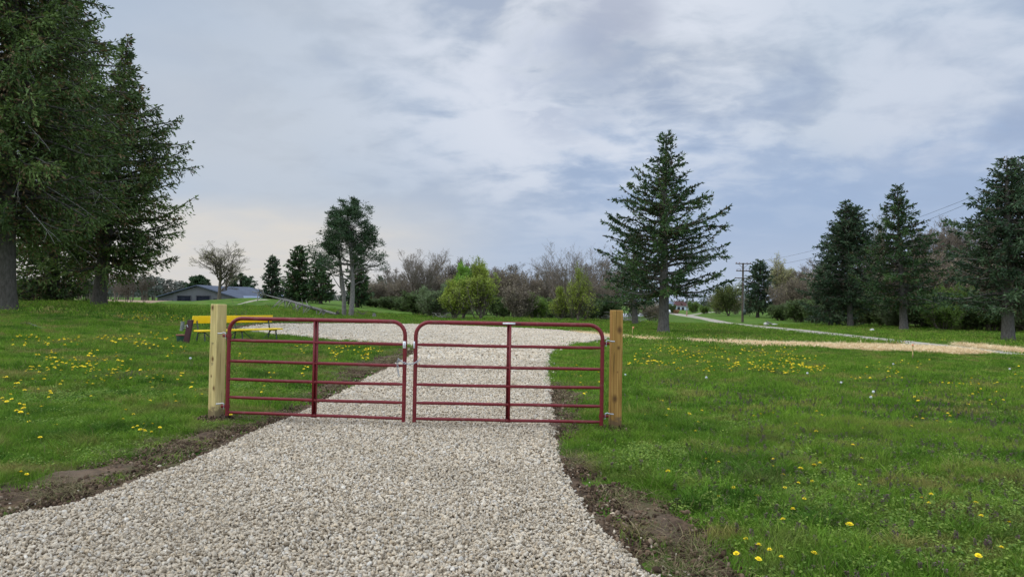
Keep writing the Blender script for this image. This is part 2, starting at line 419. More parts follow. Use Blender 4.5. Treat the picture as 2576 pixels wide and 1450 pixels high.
    c = ramp(nt, posn(nt, .4, 6, .65), [(.3, (.17, .11, .07)), (.5, (.26, .18, .12)), (.7, (.33, .25, .17))])
    nt.links.new(c, b.inputs['Base Color']); M['field'] = m
    # hard things
    m, nt, b = newmat('red_enamel', .42, .35)
    n = texn(nt, 40, 4); n2 = texn(nt, 3, 3)
    c = ramp(nt, n2, [(.3, (.125, .008, .010)), (.7, (.175, .013, .017))]); c = mixc(nt, ramp(nt, n, [(.60, (0, 0, 0)), (.72, (.35, .35, .35))]), c, (.25, .07, .07))
    n5 = texn(nt, 7, 6, .75); c = mixc(nt, ramp(nt, n5, [(.56, (0, 0, 0)), (.74, (.55, .55, .55))]), c, (.22, .13, .10))
    n6 = texn(nt, 90, 2, .5, stretch=(.12, 1, 1)); c = mixc(nt, ramp(nt, n6, [(.66, (0, 0, 0)), (.72, (.6, .6, .6))]), c, (.30, .12, .11))
    nt.links.new(c, b.inputs['Base Color']); nt.links.new(ramp(nt, n5, [(.3, (.34, .34, .34)), (.7, (.7, .7, .7))]), b.inputs['Roughness']); bump(nt, b, n2, .3, .004); M['red'] = m
    M['zinc'] = simple('zinc', (.36, .37, .39), (.52, .54, .56), 30, .45, metal=.7)
    M['paper'] = simple('label_paper', (.72, .73, .74), (.80, .81, .82), 20, .5)
    M['ink'] = simple('ink', (.02, .02, .025), (.035, .035, .04), 20, .6)
    M['blueink'] = simple('blue_ink', (.03, .16, .36), (.05, .20, .42), 20, .6)
    M['orange'] = simple('orange_dot', (.75, .25, .12), (.8, .3, .15), 20, .6)
    for key, dark, lite, kn in (('woodL', (.44, .33, .125), (.64, .51, .23), [(-.03, 0, 1.455, .022), (.0, 0, .80, .020), (.03, 0, .43, .018), (-.02, 0, .58, .010)]),
                                ('woodR', (.26, .135, .032), (.42, .24, .07), [(.028, 0, 1.27, .028), (.02, 0, 1.05, .014), (-.02, 0, .42, .030), (.01, 0, .75, .006)])):
        m, nt, b = newmat(key, .8, .2)
        tc = nt.nodes.new('ShaderNodeTexCoord')
        dst = nt.nodes.new('ShaderNodeMapping'); nt.links.new(tc.outputs['Object'], dst.inputs[0]); dst.inputs['Scale'].default_value = (1, 1, .07)
        n = nt.nodes.new('ShaderNodeTexNoise'); nt.links.new(dst.outputs[0], n.inputs[0]); n.inputs['Scale'].default_value = 34; n.inputs['Detail'].default_value = 5
        wv = nt.nodes.new('ShaderNodeTexWave'); wv.wave_type = 'BANDS'; wv.bands_direction = 'X'; nt.links.new(dst.outputs[0], wv.inputs[0]); wv.inputs['Scale'].default_value = 9; wv.inputs['Distortion'].default_value = 5; wv.inputs['Detail'].default_value = 3; wv.inputs['Detail Scale'].default_value = 2
        c = ramp(nt, n.outputs[0], [(.3, dark), (.65, lite)]); c = mixc(nt, ramp(nt, wv.outputs['Fac'], [(.1, (.5, .5, .5)), (.5, (0, 0, 0))]), c, tuple(x * .8 for x in dark))
        c = mixc(nt, ramp(nt, texn(nt, 2.2, 3), [(.45, (0, 0, 0)), (.7, (.5, .5, .5))]), c, tuple(x * y for x, y in zip(lite, (.85, .95, .8))))
        ck = nt.nodes.new('ShaderNodeTexNoise'); cm = nt.nodes.new('ShaderNodeMapping'); nt.links.new(tc.outputs['Object'], cm.inputs[0]); cm.inputs['Scale'].default_value = (1, 1, .03); nt.links.new(cm.outputs[0], ck.inputs[0]); ck.inputs['Scale'].default_value = 55; ck.inputs['Detail'].default_value = 2
        c = mixc(nt, ramp(nt, ck.outputs[0], [(.335, (.85, .85, .85)), (.365, (0, 0, 0))]), c, tuple(x * .35 for x in dark))
        mud = nt.nodes.new('ShaderNodeSeparateXYZ'); nt.links.new(tc.outputs['Object'], mud.inputs[0]); ma = nt.nodes.new('ShaderNodeMath'); ma.operation = 'MULTIPLY_ADD'; nt.links.new(texn(nt, 18, 5, .7), ma.inputs[0]); ma.inputs[1].default_value = -.30; nt.links.new(mud.outputs[2], ma.inputs[2])
        c = mixc(nt, ramp(nt, ma.outputs[0], [(0, (.75, .75, .75)), (.05, (0, 0, 0))]), c, (.10, .07, .045))
        for kx, ky, kz, kr in kn:
            vm = nt.nodes.new('ShaderNodeVectorMath'); vm.operation = 'DISTANCE'
            mp = nt.nodes.new('ShaderNodeMapping'); nt.links.new(tc.outputs['Object'], mp.inputs[0]); mp.inputs['Scale'].default_value = (1, 0, .7)
            nt.links.new(mp.outputs[0], vm.inputs[0]); vm.inputs[1].default_value = (kx, 0, kz * .7)
            ad = nt.nodes.new('ShaderNodeMath'); ad.operation = 'MULTIPLY_ADD'; nt.links.new(n.outputs[0], ad.inputs[0]); ad.inputs[1].default_value = .02; nt.links.new(vm.outputs['Value'], ad.inputs[2])
            f = ramp(nt, ad.outputs[0], [(kr * .5 + .008, (1, 1, 1)), (kr + .012, (.45, .45, .45)), (kr * 1.3 + .018, (0, 0, 0))])
            c = mixc(nt, f, c, (.12, .06, .02))
        nt.links.new(c, b.inputs['Base Color']); bump(nt, b, n.outputs[0], .35, .006); M[key] = m
    M['yellow'] = simple('yellow_paint', (.80, .52, .012), (.88, .60, .025), 6, .5, .1)
    M['darkmetal'] = simple('dark_painted_metal', (.035, .05, .04), (.07, .085, .075), 12, .6)
    M['maroonwood'] = simple('maroon_stained_wood', (.045, .018, .02), (.085, .035, .036), 14, .8, .4, stretch=(1, 1, .15))
    M['greymetal'] = simple('grey_metal', (.16, .17, .15), (.28, .29, .26), 10, .5, metal=.5)
    M['rust'] = simple('rusted_metal', (.13, .05, .035), (.22, .09, .06), 9, .9, .3)
    M['greenbin'] = simple('green_bin', (.02, .055, .035), (.035, .08, .05), 9, .6)
    # bark, twigs, foliage
    M['bark'] = barkmat('spruce_bark', (.060, .052, .047), (.15, .135, .125))
    M['barkdark'] = barkmat('dark_furrowed_bark', (.045, .037, .031), (.105, .09, .078))
    M['barkgrey'] = barkmat('pine_bark', (.13, .115, .105), (.27, .245, .225))
    M['twig'] = barkmat('twig_bark', (.10, .078, .06), (.18, .145, .115))
    M['twigred'] = barkmat('reddish_twig', (.16, .125, .10), (.27, .22, .18))
    M['twigpale'] = barkmat('pale_twig', (.20, .17, .12), (.34, .29, .20))
    M['deadwood'] = barkmat('weathered_dead_wood', (.17, .15, .135), (.36, .33, .30))
    M['spruce'] = leafmat('spruce_needles', [(0, (.10, .07, .04)), (.14, (.06, .055, .025)), (.2, (.020, .045, .017)), (.6, (.042, .085, .027)), (1, (.09, .15, .045))], .15)
    M['spruceolive'] = leafmat('olive_spruce_needles', [(0, (.17, .11, .055)), (.16, (.12, .085, .035)), (.2, (.035, .06, .018)), (.6, (.078, .125, .032)), (1, (.155, .215, .055))], .2)
    M['spruceblue'] = leafmat('blue_spruce_needles', [(0, (.085, .065, .04)), (.14, (.05, .05, .03)), (.2, (.026, .050, .024)), (.6, (.052, .092, .044)), (1, (.105, .16, .075))], .15)
    M['pine'] = leafmat('pine_needles', [(0, (.04, .052, .022)), (.5, (.035, .072, .03)), (1, (.075, .125, .052))], .15)
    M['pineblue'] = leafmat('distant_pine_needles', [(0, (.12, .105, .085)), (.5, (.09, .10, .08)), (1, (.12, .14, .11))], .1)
    M['pear'] = leafmat('young_pear_leaves', [(0, (.15, .20, .03)), (.5, (.27, .34, .05)), (1, (.42, .48, .085))], .4)
    M['pearb'] = leafmat('bright_pear_leaves', [(0, (.13, .26, .03)), (.5, (.20, .38, .045)), (1, (.30, .48, .08))], .4)
    M['olive'] = leafmat('grey_green_leaves', [(0, (.10, .14, .06)), (1, (.20, .26, .12))], .3)
    M['bright'] = leafmat('spring_green_leaves', [(0, (.09, .15, .025)), (1, (.17, .26, .045))], .35)
    M['dullyellow'] = leafmat('dull_yellow_green_leaves', [(0, (.08, .11, .035)), (.6, (.14, .17, .05)), (1, (.26, .29, .06))], .3)
    M['darkleaf'] = leafmat('dark_shrub_leaves', [(0, (.07, .075, .035)), (.5, (.075, .115, .035)), (1, (.13, .18, .055))], .3)
    M['bud'] = leafmat('reddish_buds', [(0, (.15, .12, .085)), (.6, (.22, .175, .12)), (1, (.27, .245, .13))], .2)
    M['palebud'] = leafmat('pale_yellow_buds', [(0, (.30, .30, .12)), (1, (.48, .46, .22))], .35)
    M['clover'] = leafmat('clover_leaves', [(0, (.09, .17, .025)), (1, (.24, .32, .05))], .3)
    M['nettle'] = leafmat('purple_nettle', [(0, (.06, .045, .03)), (.6, (.11, .065, .06)), (1, (.20, .12, .14))], .15)
    M['dand'] = simple('dandelion_petals', (.80, .58, .008), (.92, .74, .02), 40, .7)
    M['stem'] = simple('flower_stem', (.10, .16, .04), (.18, .24, .08), 20, .7)
    M['clock'] = simple('seed_head', (.55, .56, .55), (.72, .73, .72), 60, .9)
    M['drystalk'] = leafmat('dry_grass_stalks', [(0, (.30, .17, .08)), (1, (.50, .31, .17))], .3)
mats()
# ------------------------------------------------------------------ plant generators
def rdir(rng, n): return nrm(rng.normal(size=(n, 3)))
def diamonds(p, d, l, w, rng, var=None, flat=None):
    """one pointed leaf quad per row"""
    n = len(p); d = nrm(d)
    side = nrm(np.cross(d, rdir(rng, n) if flat is None else flat))
    l = (np.ones(n) * l)[:, None]; w = (np.ones(n) * w)[:, None]
    V = np.stack([p, p + d * l * .45 + side * w * .5, p + d * l, p + d * l * .45 - side * w * .5], 1).reshape(-1, 3)
    F = np.arange(4 * n).reshape(n, 4)
    return V, F, (None if var is None else np.repeat(var, 4))

def spruce(seed, H, R, tr, z0, prof, up=.25, droop=.25, gap=.33, nb=5, twig=.30, dens=1.0, lean=(0, 0), tsp=.15, leaf=.2, lw=.055,
           hang=.25, stub=0, top2=None, side_bias=None, spray=5, brk=.1, jit=.22, dead=0):
    rng = np.random.default_rng(seed)
    wood, limb, fol = [], [], []
    def trunk(H, lean, tr, off=(0, 0), zs=0.0):
        K = 18; t = np.linspace(0, 1, K); t = t ** 1.2
        z = zs + (H - zs) * t
        Pn = np.stack([off[0] * np.minimum(t * 4, 1) + lean[0] * (z / H) + .012 * H * np.sin(t * 5 + seed) * t * (1 - t), off[1] * np.minimum(t * 4, 1) + lean[1] * (z / H), z], -1)
        r = tr * (1 - t) ** .85 + .012
        if zs == 0: r[0] *= 1.35; r[1] *= 1.06; Pn[0, 2] = -.25
        wood.append(tubes(Pn, r, 12)); return Pn
    main = trunk(H, lean, tr)
    axes = [(main, z0 * H, H, R)]
    if top2:
        H2, off, lean2, zs = top2
        sec = trunk(H2, lean2, tr * .6, off, zs * H); axes.append((sec, max(z0 * H, zs * H + .6), H2, R * .75))
    for axi, (ax, za, zb, RR) in enumerate(axes):
        z = za; k = 0
        while z < zb * .99:
            t = (z - za) / (zb - za); ring = rng.uniform(0, 6.28)
            n = max(3, int(round(nb * (1 - .35 * t) + rng.uniform(-.7, .7))))
            for j in range(n):
                if rng.random() < brk * (1 - t): continue
                azm = ring + j * 6.283 / n + rng.uniform(-.35, .35)
                L = RR * np.interp(t, prof[0], prof[1]) * rng.uniform(.62, 1.14)
                if side_bias is not None: L *= 1 + side_bias[0] * math.cos(azm) + side_bias[1] * math.sin(azm)
                if L < .12: L = .12
                zz = z + rng.uniform(-jit, jit)
                c = np.array([np.interp(zz, ax[:, 2], ax[:, 0]), np.interp(zz, ax[:, 2], ax[:, 1]), zz])
                s = np.linspace(0, 1, 9)
                a = -droop * (1 - t) ** .8 + up * (.25 + .9 * t) + rng.uniform(-.10, .10); b = (up * .35 + droop * .6) * (1 - .4 * t) * rng.uniform(.5, 1.4)
                wob = rng.normal(0, .045, 2)
                h = s * L; off_az = azm + wob[0] * 3 * s + .06 * np.sin(5 * s + k)
                Pb = np.stack([c[0] + np.cos(off_az) * h, c[1] + np.sin(off_az) * h, c[2] + L * (a * s + b * s * s) + L * wob[1] * np.sin(4 * s) + L * .022 * np.sin(9 * s + 3 * k)], -1)
                br = max(.012, min(.085, .020 * L + .008)) * (1 - s * .85) + .004
                limb.append((Pb, br))
                # twigs either side
                m = max(4, int(L / tsp * dens)); sj = .12 + .88 * np.sort(rng.random(m)); sj[-1] = 1
                base = np.stack([np.interp(sj, s, Pb[:, q]) for q in range(3)], -1)
                T = nrm(np.stack([np.interp(sj, s, np.gradient(Pb[:, q])) for q in range(3)], -1))
                S = nrm(np.cross(T, [0, 0, 1.0])) * np.where(rng.random(m) < .5, -1, 1)[:, None]
                dn = rng.random(m) < hang
                D = nrm(T * rng.uniform(.5, 1.0, (m, 1)) + S * rng.uniform(.4, 1.0, (m, 1)) * (1 - .6 * dn[:, None]) + np.array([0, 0, 1.]) * (rng.uniform(-.3, .12, (m, 1)) - .9 * dn[:, None]))
                D[-1] = T[-1]
                lt = (twig * L * (1.12 - sj) ** .7 * rng.uniform(.5, 1.2, m)).clip(.14, 1.15)
                q = (np.arange(spray) + .7) / spray
                pp = base[:, None] + D[:, None] * (lt[:, None] * q)[..., None]; pp[..., 2] -= (lt[:, None] * q ** 2) * .16
                pp = pp.reshape(-1, 3) + rng.normal(0, .02, (m * spray, 3))
                dd = np.repeat(D, spray, 0) + rng.normal(0, .42, (m * spray, 3)) + np.array([0, 0, .10])
                va = np.clip(.55 + .22 * rng.normal() + .16 * rng.normal(size=m), .21, 1)
                va = np.where(rng.random(m) < .10 + .25 * (sj < .35), .06, va); va = np.repeat(va, spray) + .03 * rng.normal(size=m * spray)
                fol.append((pp, dd, va.clip(0, 1)))
            z += gap * (1 - .45 * t) * rng.uniform(.75, 1.25); k += 1
    for j in range(stub):
        zz = rng.uniform(.05, z0) * H if z0 > .05 else .5; azm = rng.uniform(0, 6.28); L = rng.uniform(.15, .9)
        c = np.array([np.interp(zz, main[:, 2], main[:, 0]), np.interp(zz, main[:, 2], main[:, 1]), zz]); s = np.linspace(0, 1, 9)
        limb.append((np.stack([c[0] + np.cos(azm) * L * s, c[1] + np.sin(azm) * L * s, zz - .25 * L * s], -1), .02 * (1 - .8 * s)))
    dl = []
    for j in range(dead):
        t = rng.uniform(.0, .6); zz = z0 * H + t * (1 - z0) * H; azm = rng.uniform(0, 6.28); L = R * np.interp(t, prof[0], prof[1]) * rng.uniform(.6, .98); s = np.linspace(.45, 1, 9)
        cx = np.interp(zz, main[:, 2], main[:, 0]); o = rng.uniform(-.3, .3)
        Q = np.stack([cx + np.cos(azm + o * s) * L * s, np.sin(azm + o * s) * L * s, zz + L * (-.15 * s - .35 * s ** 3) + .1 * np.sin(s * 7)], -1); dl.append((Q, np.linspace(.022, .006, 9)))
        for m_ in range(3):
            k_ = rng.integers(2, 7); e = Q[k_] + rng.normal(0, .35, 3) + [0, 0, -.35]; q_ = np.linspace(0, 1, 9)[:, None]; dl.append((Q[k_] + (e - Q[k_]) * q_ + rng.normal(0, .01, (9, 3)), np.linspace(.012, .004, 9)))
    LV, LF = tubes(np.array([l[0] for l in limb]), np.array([l[1] for l in limb]), 4)
    pp = np.concatenate([f[0] for f in fol]); dd = np.concatenate([f[1] for f in fol]); va = np.concatenate([f[2] for f in fol])
    dv = diamonds(pp, dd, leaf * rng.uniform(.7, 1.3, len(pp)), lw * rng.uniform(.8, 1.3, len(pp)), rng, va)
    tw = [(v, f, 0) for v, f in wood]
    out = [(LV, LF, 0), (dv[0], dv[1], 1, dv[2])]
    if dead: out.append((*tubes([d_[0] for d_ in dl], [d_[1] for d_ in dl], 3), 2))
    return tw, out

def children(rng, Pp, Rp, n, ratio, spread, upw, K, smin, taper=.35, wig=.05, rmin=.004, rfac=.62, plen=None, ltap=.55):
    N, Kp, _ = Pp.shape
    s = rng.uniform(smin, 1, (N, n)); s = np.sort(s, 1)
    fi = s * (Kp - 1); i0 = np.minimum(fi.astype(int), Kp - 2); fr = (fi - i0)[..., None]
    ii = np.arange(N)[:, None]
    base = Pp[ii, i0] * (1 - fr) + Pp[ii, i0 + 1] * fr; tan = nrm(Pp[ii, i0 + 1] - Pp[ii, i0])
    rad = (Rp[ii, i0] * (1 - fr[..., 0]) + Rp[ii, i0 + 1] * fr[..., 0]) * rfac
    L = np.linalg.norm(np.diff(Pp, axis=1), axis=-1).sum(1)[:, None] * ratio * (1.15 - ltap * s) * rng.uniform(.65, 1.25, (N, n))
    base = base.reshape(-1, 3); tan = tan.reshape(-1, 3); rad = np.maximum(rad.reshape(-1), rmin); L = L.reshape(-1)
    pr = nrm(np.cross(tan, rdir(rng, len(tan))))
    sp = rng.uniform(spread[0], spread[1], (len(tan), 1))
    d = nrm(tan * np.cos(sp) + pr * np.sin(sp) + np.array([0, 0, 1.]) * upw)
    q = np.linspace(0, 1, K)[None, :, None]
    bend = np.array([0, 0, 1.]) * upw * .8
    jit = np.cumsum(rng.normal(0, wig, (len(d), K, 3)), 1) * L[:, None, None]; jit[:, 0] = 0
    Pc = base[:, None] + L[:, None, None] * (d[:, None] * q + bend * q * q) + jit
    Rc = rad[:, None] * (1 - (1 - taper) * np.linspace(0, 1, K)[None])
    return Pc, Rc

def broadleaf(seed, H, levels, tr=.15, stems=1, fan=.1, stemfrac=.6, leaf=None, rmin=.010, K0=9, shape=None, wob=.03):
    """bare or leafing tree; levels: (n, ratio, (spread0, spread1), up, smin)"""
    rng = np.random.default_rng(seed)
    az = rng.uniform(0, 6.28) + np.arange(stems) * 6.283 / max(stems, 1) + rng.uniform(-.4, .4, stems)
    f = fan * rng.uniform(.4, 1.2, stems); q = np.linspace(0, 1, K0)
    L = H * stemfrac * rng.uniform(.85, 1.1, stems)
    P0 = np.stack([np.cos(az)[:, None] * (.12 * (stems > 1) + f[:, None] * L[:, None] * q ** .9), np.sin(az)[:, None] * (.12 * (stems > 1) + f[:, None] * L[:, None] * q ** .9), L[:, None] * q], -1)
    P0[:, 1:] += np.cumsum(rng.normal(0, wob * .3, (stems, K0 - 1, 3)), 1) * H * .12
    P0[:, 0, 2] = -.15
    R0 = tr * (1 - .72 * q)[None] * np.ones((stems, 1)); R0[:, 0] *= 1.25
    trunk = [(*tubes(P0, R0, 8), 0)]; crown = []
    Pp, Rp = P0, R0; last = None
    for li, (n, ratio, spread, upw, smin) in enumerate(levels):
        K = 7 if li == 0 else 5
        Pp, Rp = children(rng, Pp, Rp, n, ratio, spread, upw, K, smin, rmin=rmin, wig=.035 if li < 2 else .05)
        sd = 5 if li == 0 else 3
        v, fc = tubes(Pp, Rp, sd)
        (trunk if li == 0 else crown).append((v, fc, 0))
        last = (Pp, Rp)
        if li == len(levels) - 2 and leaf is not None and leaf.get('inner'): keep = Pp
    if leaf is not None:
        Pp = last[0]; n = leaf['n']; N, K, _ = Pp.shape
        idx = rng.integers(0, N, int(N * n)); ki = rng.integers(1, K, len(idx)); p = Pp[idx, ki] + rng.normal(0, leaf.get('spread', .05), (len(idx), 3))
        cl = vnoise(p[:, 0] * 1.1 + 50, p[:, 2] * 1.1 + 50 + p[:, 1], seed)
        va = np.clip(cl * .7 + rng.random(len(p)) * .4 - .05, 0, 1)
        dv = diamonds(p, rdir(rng, len(p)) + np.array([0, 0, leaf.get('up', .2)]), leaf['l'] * rng.uniform(.6, 1.3, len(p)), leaf['w'] * rng.uniform(.7, 1.3, len(p)), rng, va)
        crown.append((dv[0], dv[1], 1, dv[2]))
    return trunk, crown

def fit(parts_t, parts_c, H, R=None):
    """scale so that the plant is exactly H tall and R in half width"""
    allv = np.concatenate([p[0] for p in parts_t + parts_c]); h = allv[:, 2].max()
    r = np.percentile(np.hypot(allv[:, 0], allv[:, 1]), 97)
    s = np.array([1, 1, H / h]); s[:2] = (R / r) if R else H / h
    for p in parts_t + parts_c: p[0][:] = p[0] * s
    return parts_t, parts_c

def plant(kind, label, cat, loc, parts, bark, leafm, group=None, rz=0, crown_name='crown'):
    t, c = parts
    o = thing(kind, label, cat, tuple(loc), rz, group)
    mt = [M[bark]]
    link('trunk', mesh_np('trunk', t, mt, smooth=True), o)
    if c: link(crown_name, mesh_np(crown_name, c, [M[bark]] + ([M[leafm], M['deadwood']] if leafm else [])), o)
    return o

# rocks
def rock(seed, sub=2, flat=.62, cuts=11, lo=.55, hi=.9):
    rng = np.random.default_rng(seed); bm = bmesh.new(); bmesh.ops.create_icosphere(bm, subdivisions=sub, radius=1)
    v = np.array([x.co[:] for x in bm.verts]); f = np.array([[x.index for x in fc.verts] for fc in bm.faces]); bm.free()
    for _ in range(cuts):
        n = nrm(rng.normal(size=3)); d = rng.uniform(lo, hi); h = v @ n; v = v - np.maximum(h - d, 0)[:, None] * n
    v = v * np.array([1, rng.uniform(.65, .95), flat * rng.uniform(.75, 1.15)]) * .5 / .8
    return v, f
# ------------------------------------------------------------------ scatter (only for stuff nobody could count)
def scatter(name, label, pos, rot, scl, idx, variants):
    me = bpy.data.meshes.new(name); me.vertices.add(len(pos)); me.vertices.foreach_set('co', pos.astype(np.float32).ravel())
    a = me.attributes.new('rot', 'FLOAT_VECTOR', 'POINT'); a.data.foreach_set('vector', rot.astype(np.float32).ravel())
    a = me.attributes.new('scl', 'FLOAT_VECTOR', 'POINT'); a.data.foreach_set('vector', scl.astype(np.float32).ravel())
    a = me.attributes.new('idx', 'INT', 'POINT'); a.data.foreach_set('value', idx.astype(np.int32))
    o = link(name, me); tag(o, label, None, None, 'stuff')
    ng = bpy.data.node_groups.new(name, 'GeometryNodeTree')
    ng.interface.new_socket('Geometry', in_out='INPUT', socket_type='NodeSocketGeometry'); ng.interface.new_socket('Geometry', in_out='OUTPUT', socket_type='NodeSocketGeometry')
    N = ng.nodes.new; L = ng.links.new
    gi = N('NodeGroupInput'); go = N('NodeGroupOutput'); iop = N('GeometryNodeInstanceOnPoints'); mp = N('GeometryNodeMeshToPoints')
    L(gi.outputs[0], mp.inputs[0]); L(mp.outputs[0], iop.inputs['Points'])
    jn = N('GeometryNodeJoinGeometry')
    for vme in reversed(variants):      # the join puts the last link first
        vo = bpy.data.objects.new(vme.name, vme)
        oi = N('GeometryNodeObjectInfo'); oi.inputs['Object'].default_value = vo; oi.inputs['As Instance'].default_value = True
        L(oi.outputs['Geometry'], jn.inputs[0])
    L(jn.outputs[0], iop.inputs['Instance']); iop.inputs['Pick Instance'].default_value = True
    def na(nm, ty):
        n = N('GeometryNodeInputNamedAttribute'); n.data_type = ty; n.inputs[0].default_value = nm; return n.outputs[0]
    L(na('idx', 'INT'), iop.inputs['Instance Index'])
    er = N('FunctionNodeEulerToRotation'); L(na('rot', 'FLOAT_VECTOR'), er.inputs[0]); L(er.outputs[0], iop.inputs['Rotation'])
    L(na('scl', 'FLOAT_VECTOR'), iop.inputs['Scale']); L(iop.outputs[0], go.inputs[0])
    md = o.modifiers.new('scatter', 'NODES'); md.node_group = ng
    return o

def tuft(name, seed, n, rad, h0, h1, w, lean=.5, mat='blade', extra=None):
    rng = np.random.default_rng(seed); r = rad * np.sqrt(rng.random(n)); a = rng.uniform(0, 6.28, n)
    p = np.stack([r * np.cos(a), r * np.sin(a), np.full(n, -.01)], -1); h = rng.uniform(h0, h1, n)
    d = rng.normal(0, lean, (n, 2)); sd = rng.uniform(0, 6.28, n); S = np.stack([np.cos(sd), np.sin(sd), np.zeros(n)], -1) * w / 2
    D = np.concatenate([d, np.zeros((n, 1))], 1); up = np.array([0, 0, 1.])
    m = p + up * h[:, None] * .6 + D * h[:, None] * .3; t = p + up * h[:, None] * rng.uniform(.85, 1, (n, 1)) + D * h[:, None] * 1.0
    V = np.stack([p - S, p + S, m + S * .8, t, m - S * .8], 1).reshape(-1, 3)
    i = np.arange(n)[:, None] * 5
    va = np.repeat(rng.random(n), 5)
    parts = [(V, i + np.array([0, 1, 2, 4]), 0, va), (V, i + np.array([4, 2, 3]), 0, va)]
    me = mesh_np(name, [parts[0], parts[1]], [M[mat]])
    return me

# ------------------------------------------------------------------ ground sheets
def sheet(name, poly, cell, lift, mat, noise_amp=.02, edge=.25, kind='structure', label=None, nsc=2.0, edge_noise=.15, seed=5, sink=.06, margin=.6, zadd=None):
    poly = np.asarray(poly); x0, y0 = poly.min(0) - margin; x1, y1 = poly.max(0) + margin
    gx = np.arange(x0, x1 + cell, cell); gy = np.arange(y0, y1 + cell, cell); X, Y = np.meshgrid(gx, gy)
    sd = sdist(poly, X, Y) + (fnoise(X * 1.7, Y * 1.7, seed) - .5) * 2 * edge_noise
    t = np.clip((sd + edge) / (2 * edge), 0, 1); t = t * t * (3 - 2 * t)
    Z = terr(X, Y) - sink + (sink + lift) * t + (fnoise(X * nsc, Y * nsc, seed + 9, 5) - .5) * 2 * noise_amp * t
    if zadd is not None: Z = Z + zadd(X, Y) * t
    ny, nx = X.shape; id_ = np.arange(nx * ny).reshape(ny, nx)
    ok = sd > -edge
    keep = ok[:-1, :-1] | ok[1:, :-1] | ok[:-1, 1:] | ok[1:, 1:]
    F = np.stack([id_[:-1, :-1][keep], id_[:-1, 1:][keep], id_[1:, 1:][keep], id_[1:, :-1][keep]], -1)
    used = np.unique(F); rem = np.zeros(nx * ny, int); rem[used] = np.arange(len(used))
    V = np.stack([X.ravel(), Y.ravel(), Z.ravel()], -1)[used]
    me = mesh_np(name, [(V, rem[F], 0)], [mat], smooth=True); o = link(name, me); tag(o, label, None, None, kind); return o

def ground():
    rs = np.concatenate([[0.4], np.geomspace(1.2, 60, 200), np.geomspace(63, 3500, 110)])
    an = np.radians(np.concatenate([np.linspace(-48, 48, 260), np.linspace(49.5, 310.5, 160)]))
    Rr, A = np.meshgrid(rs, an, indexing='ij'); X = Rr * np.sin(A); Y = Rr * np.cos(A)
    Z = terr(X, Y)
    Z = Z + (fnoise(X * .6, Y * .6, 3) - .5) * .03 * np.clip((80 - Rr) / 40, 0, 1) - .004
    ni, nj = X.shape; idd = np.arange(ni * nj).reshape(ni, nj)
    a = idd[:-1]; b = idd[1:]; F = np.stack([a, np.roll(a, -1, 1), np.roll(b, -1, 1), b], -1).reshape(-1, 4)[:, ::-1]
    V = np.stack([X.ravel(), Y.ravel(), Z.ravel()], -1)
    c0 = len(V); V = np.concatenate([V, [[0, 0, tz(0, 0.4)]]])
    tri = np.stack([np.full(nj, c0), np.roll(idd[0], -1), idd[0]], -1)[:, ::-1]
    me = mesh_np('ground', [(V, F, 0), (V, tri, 0)], [M['ground']], smooth=True)
    tag(link('ground', me), 'green mown grass lawn rising gently to the left', None, None, 'structure')
ground()

DRIVE_PX = [(1608, 1450), (1540, 1378), (1470, 1300), (1421, 1222), (1396, 1140), (1385, 1060), (1383, 990), (1376, 930), (1378, 893), (1400, 877), (1480, 860), (1532, 850),
            (1500, 842), (1400, 831), (1300, 826), (1200, 822), (1120, 819), (1030, 817), (850, 815), (700, 816), (640, 821), (600, 829), (690, 843), (800, 855), (900, 861), (1000, 868), (1046, 874),
            (1050, 886), (1030, 900), (985, 925), (930, 953), (850, 996), (745, 1048), (640, 1094), (500, 1160), (345, 1222), (180, 1281), (0, 1315)]
_dw = gps(DRIVE_PX)
DRIVE = np.concatenate([_dw, [[-7.5, 4.2], [-12, 2.2], [-14, -3], [3.5, -3], [2.2, 2.0]]])
sheet('gravel_drive', DRIVE, .09, .035, M['bed'], .012, .10, 'structure', 'pale crushed limestone drive widening into a parking pad', 1.5, .06, sink=.05)
dist_drive = lambda x, y: sdist(DRIVE, x, y)
# worn soil beside the drive
SOIL_L = np.concatenate([gps([(1046, 874), (1050, 886), (1030, 900), (985, 925), (930, 953), (850, 996), (745, 1048), (640, 1094), (500, 1160), (345, 1222), (180, 1281), (0, 1315), (-200, 1370)]) + [.12, -.1],
                         gps([(-200, 1270), (0, 1228), (150, 1195), (260, 1172), (400, 1128), (520, 1088), (620, 1064), (720, 1032), (790, 990), (860, 938), (950, 900), (1010, 880)])])
SOIL_R = np.concatenate([gps([(1640, 1500), (1608, 1450), (1540, 1378), (1470, 1300), (1421, 1222), (1396, 1140), (1385, 1060), (1383, 990), (1378, 960)]) + [-.30, 0],
                         gps([(1405, 965), (1450, 1000), (1475, 1060), (1455, 1110), (1470, 1165), (1520, 1215), (1590, 1245), (1690, 1290), (1790, 1340), (1850, 1395), (1895, 1460), (1920, 1520)])])
rut = lambda X, Y: -.035 * np.exp(-((dist_drive(X, Y) + .22) / .12) ** 2)
sheet('soil_edge', SOIL_L, .035, .028, M['soil'], .045, .13, 'structure', 'torn dark soil along the left edge of the gravel', 3.2, .22, 11, sink=.05, zadd=rut)
sheet('soil_edge', SOIL_R, .035, .028, M['soil'], .045, .13, 'structure', 'worn brown soil along the right edge of the gravel', 3.2, .22, 21, sink=.05, zadd=rut)
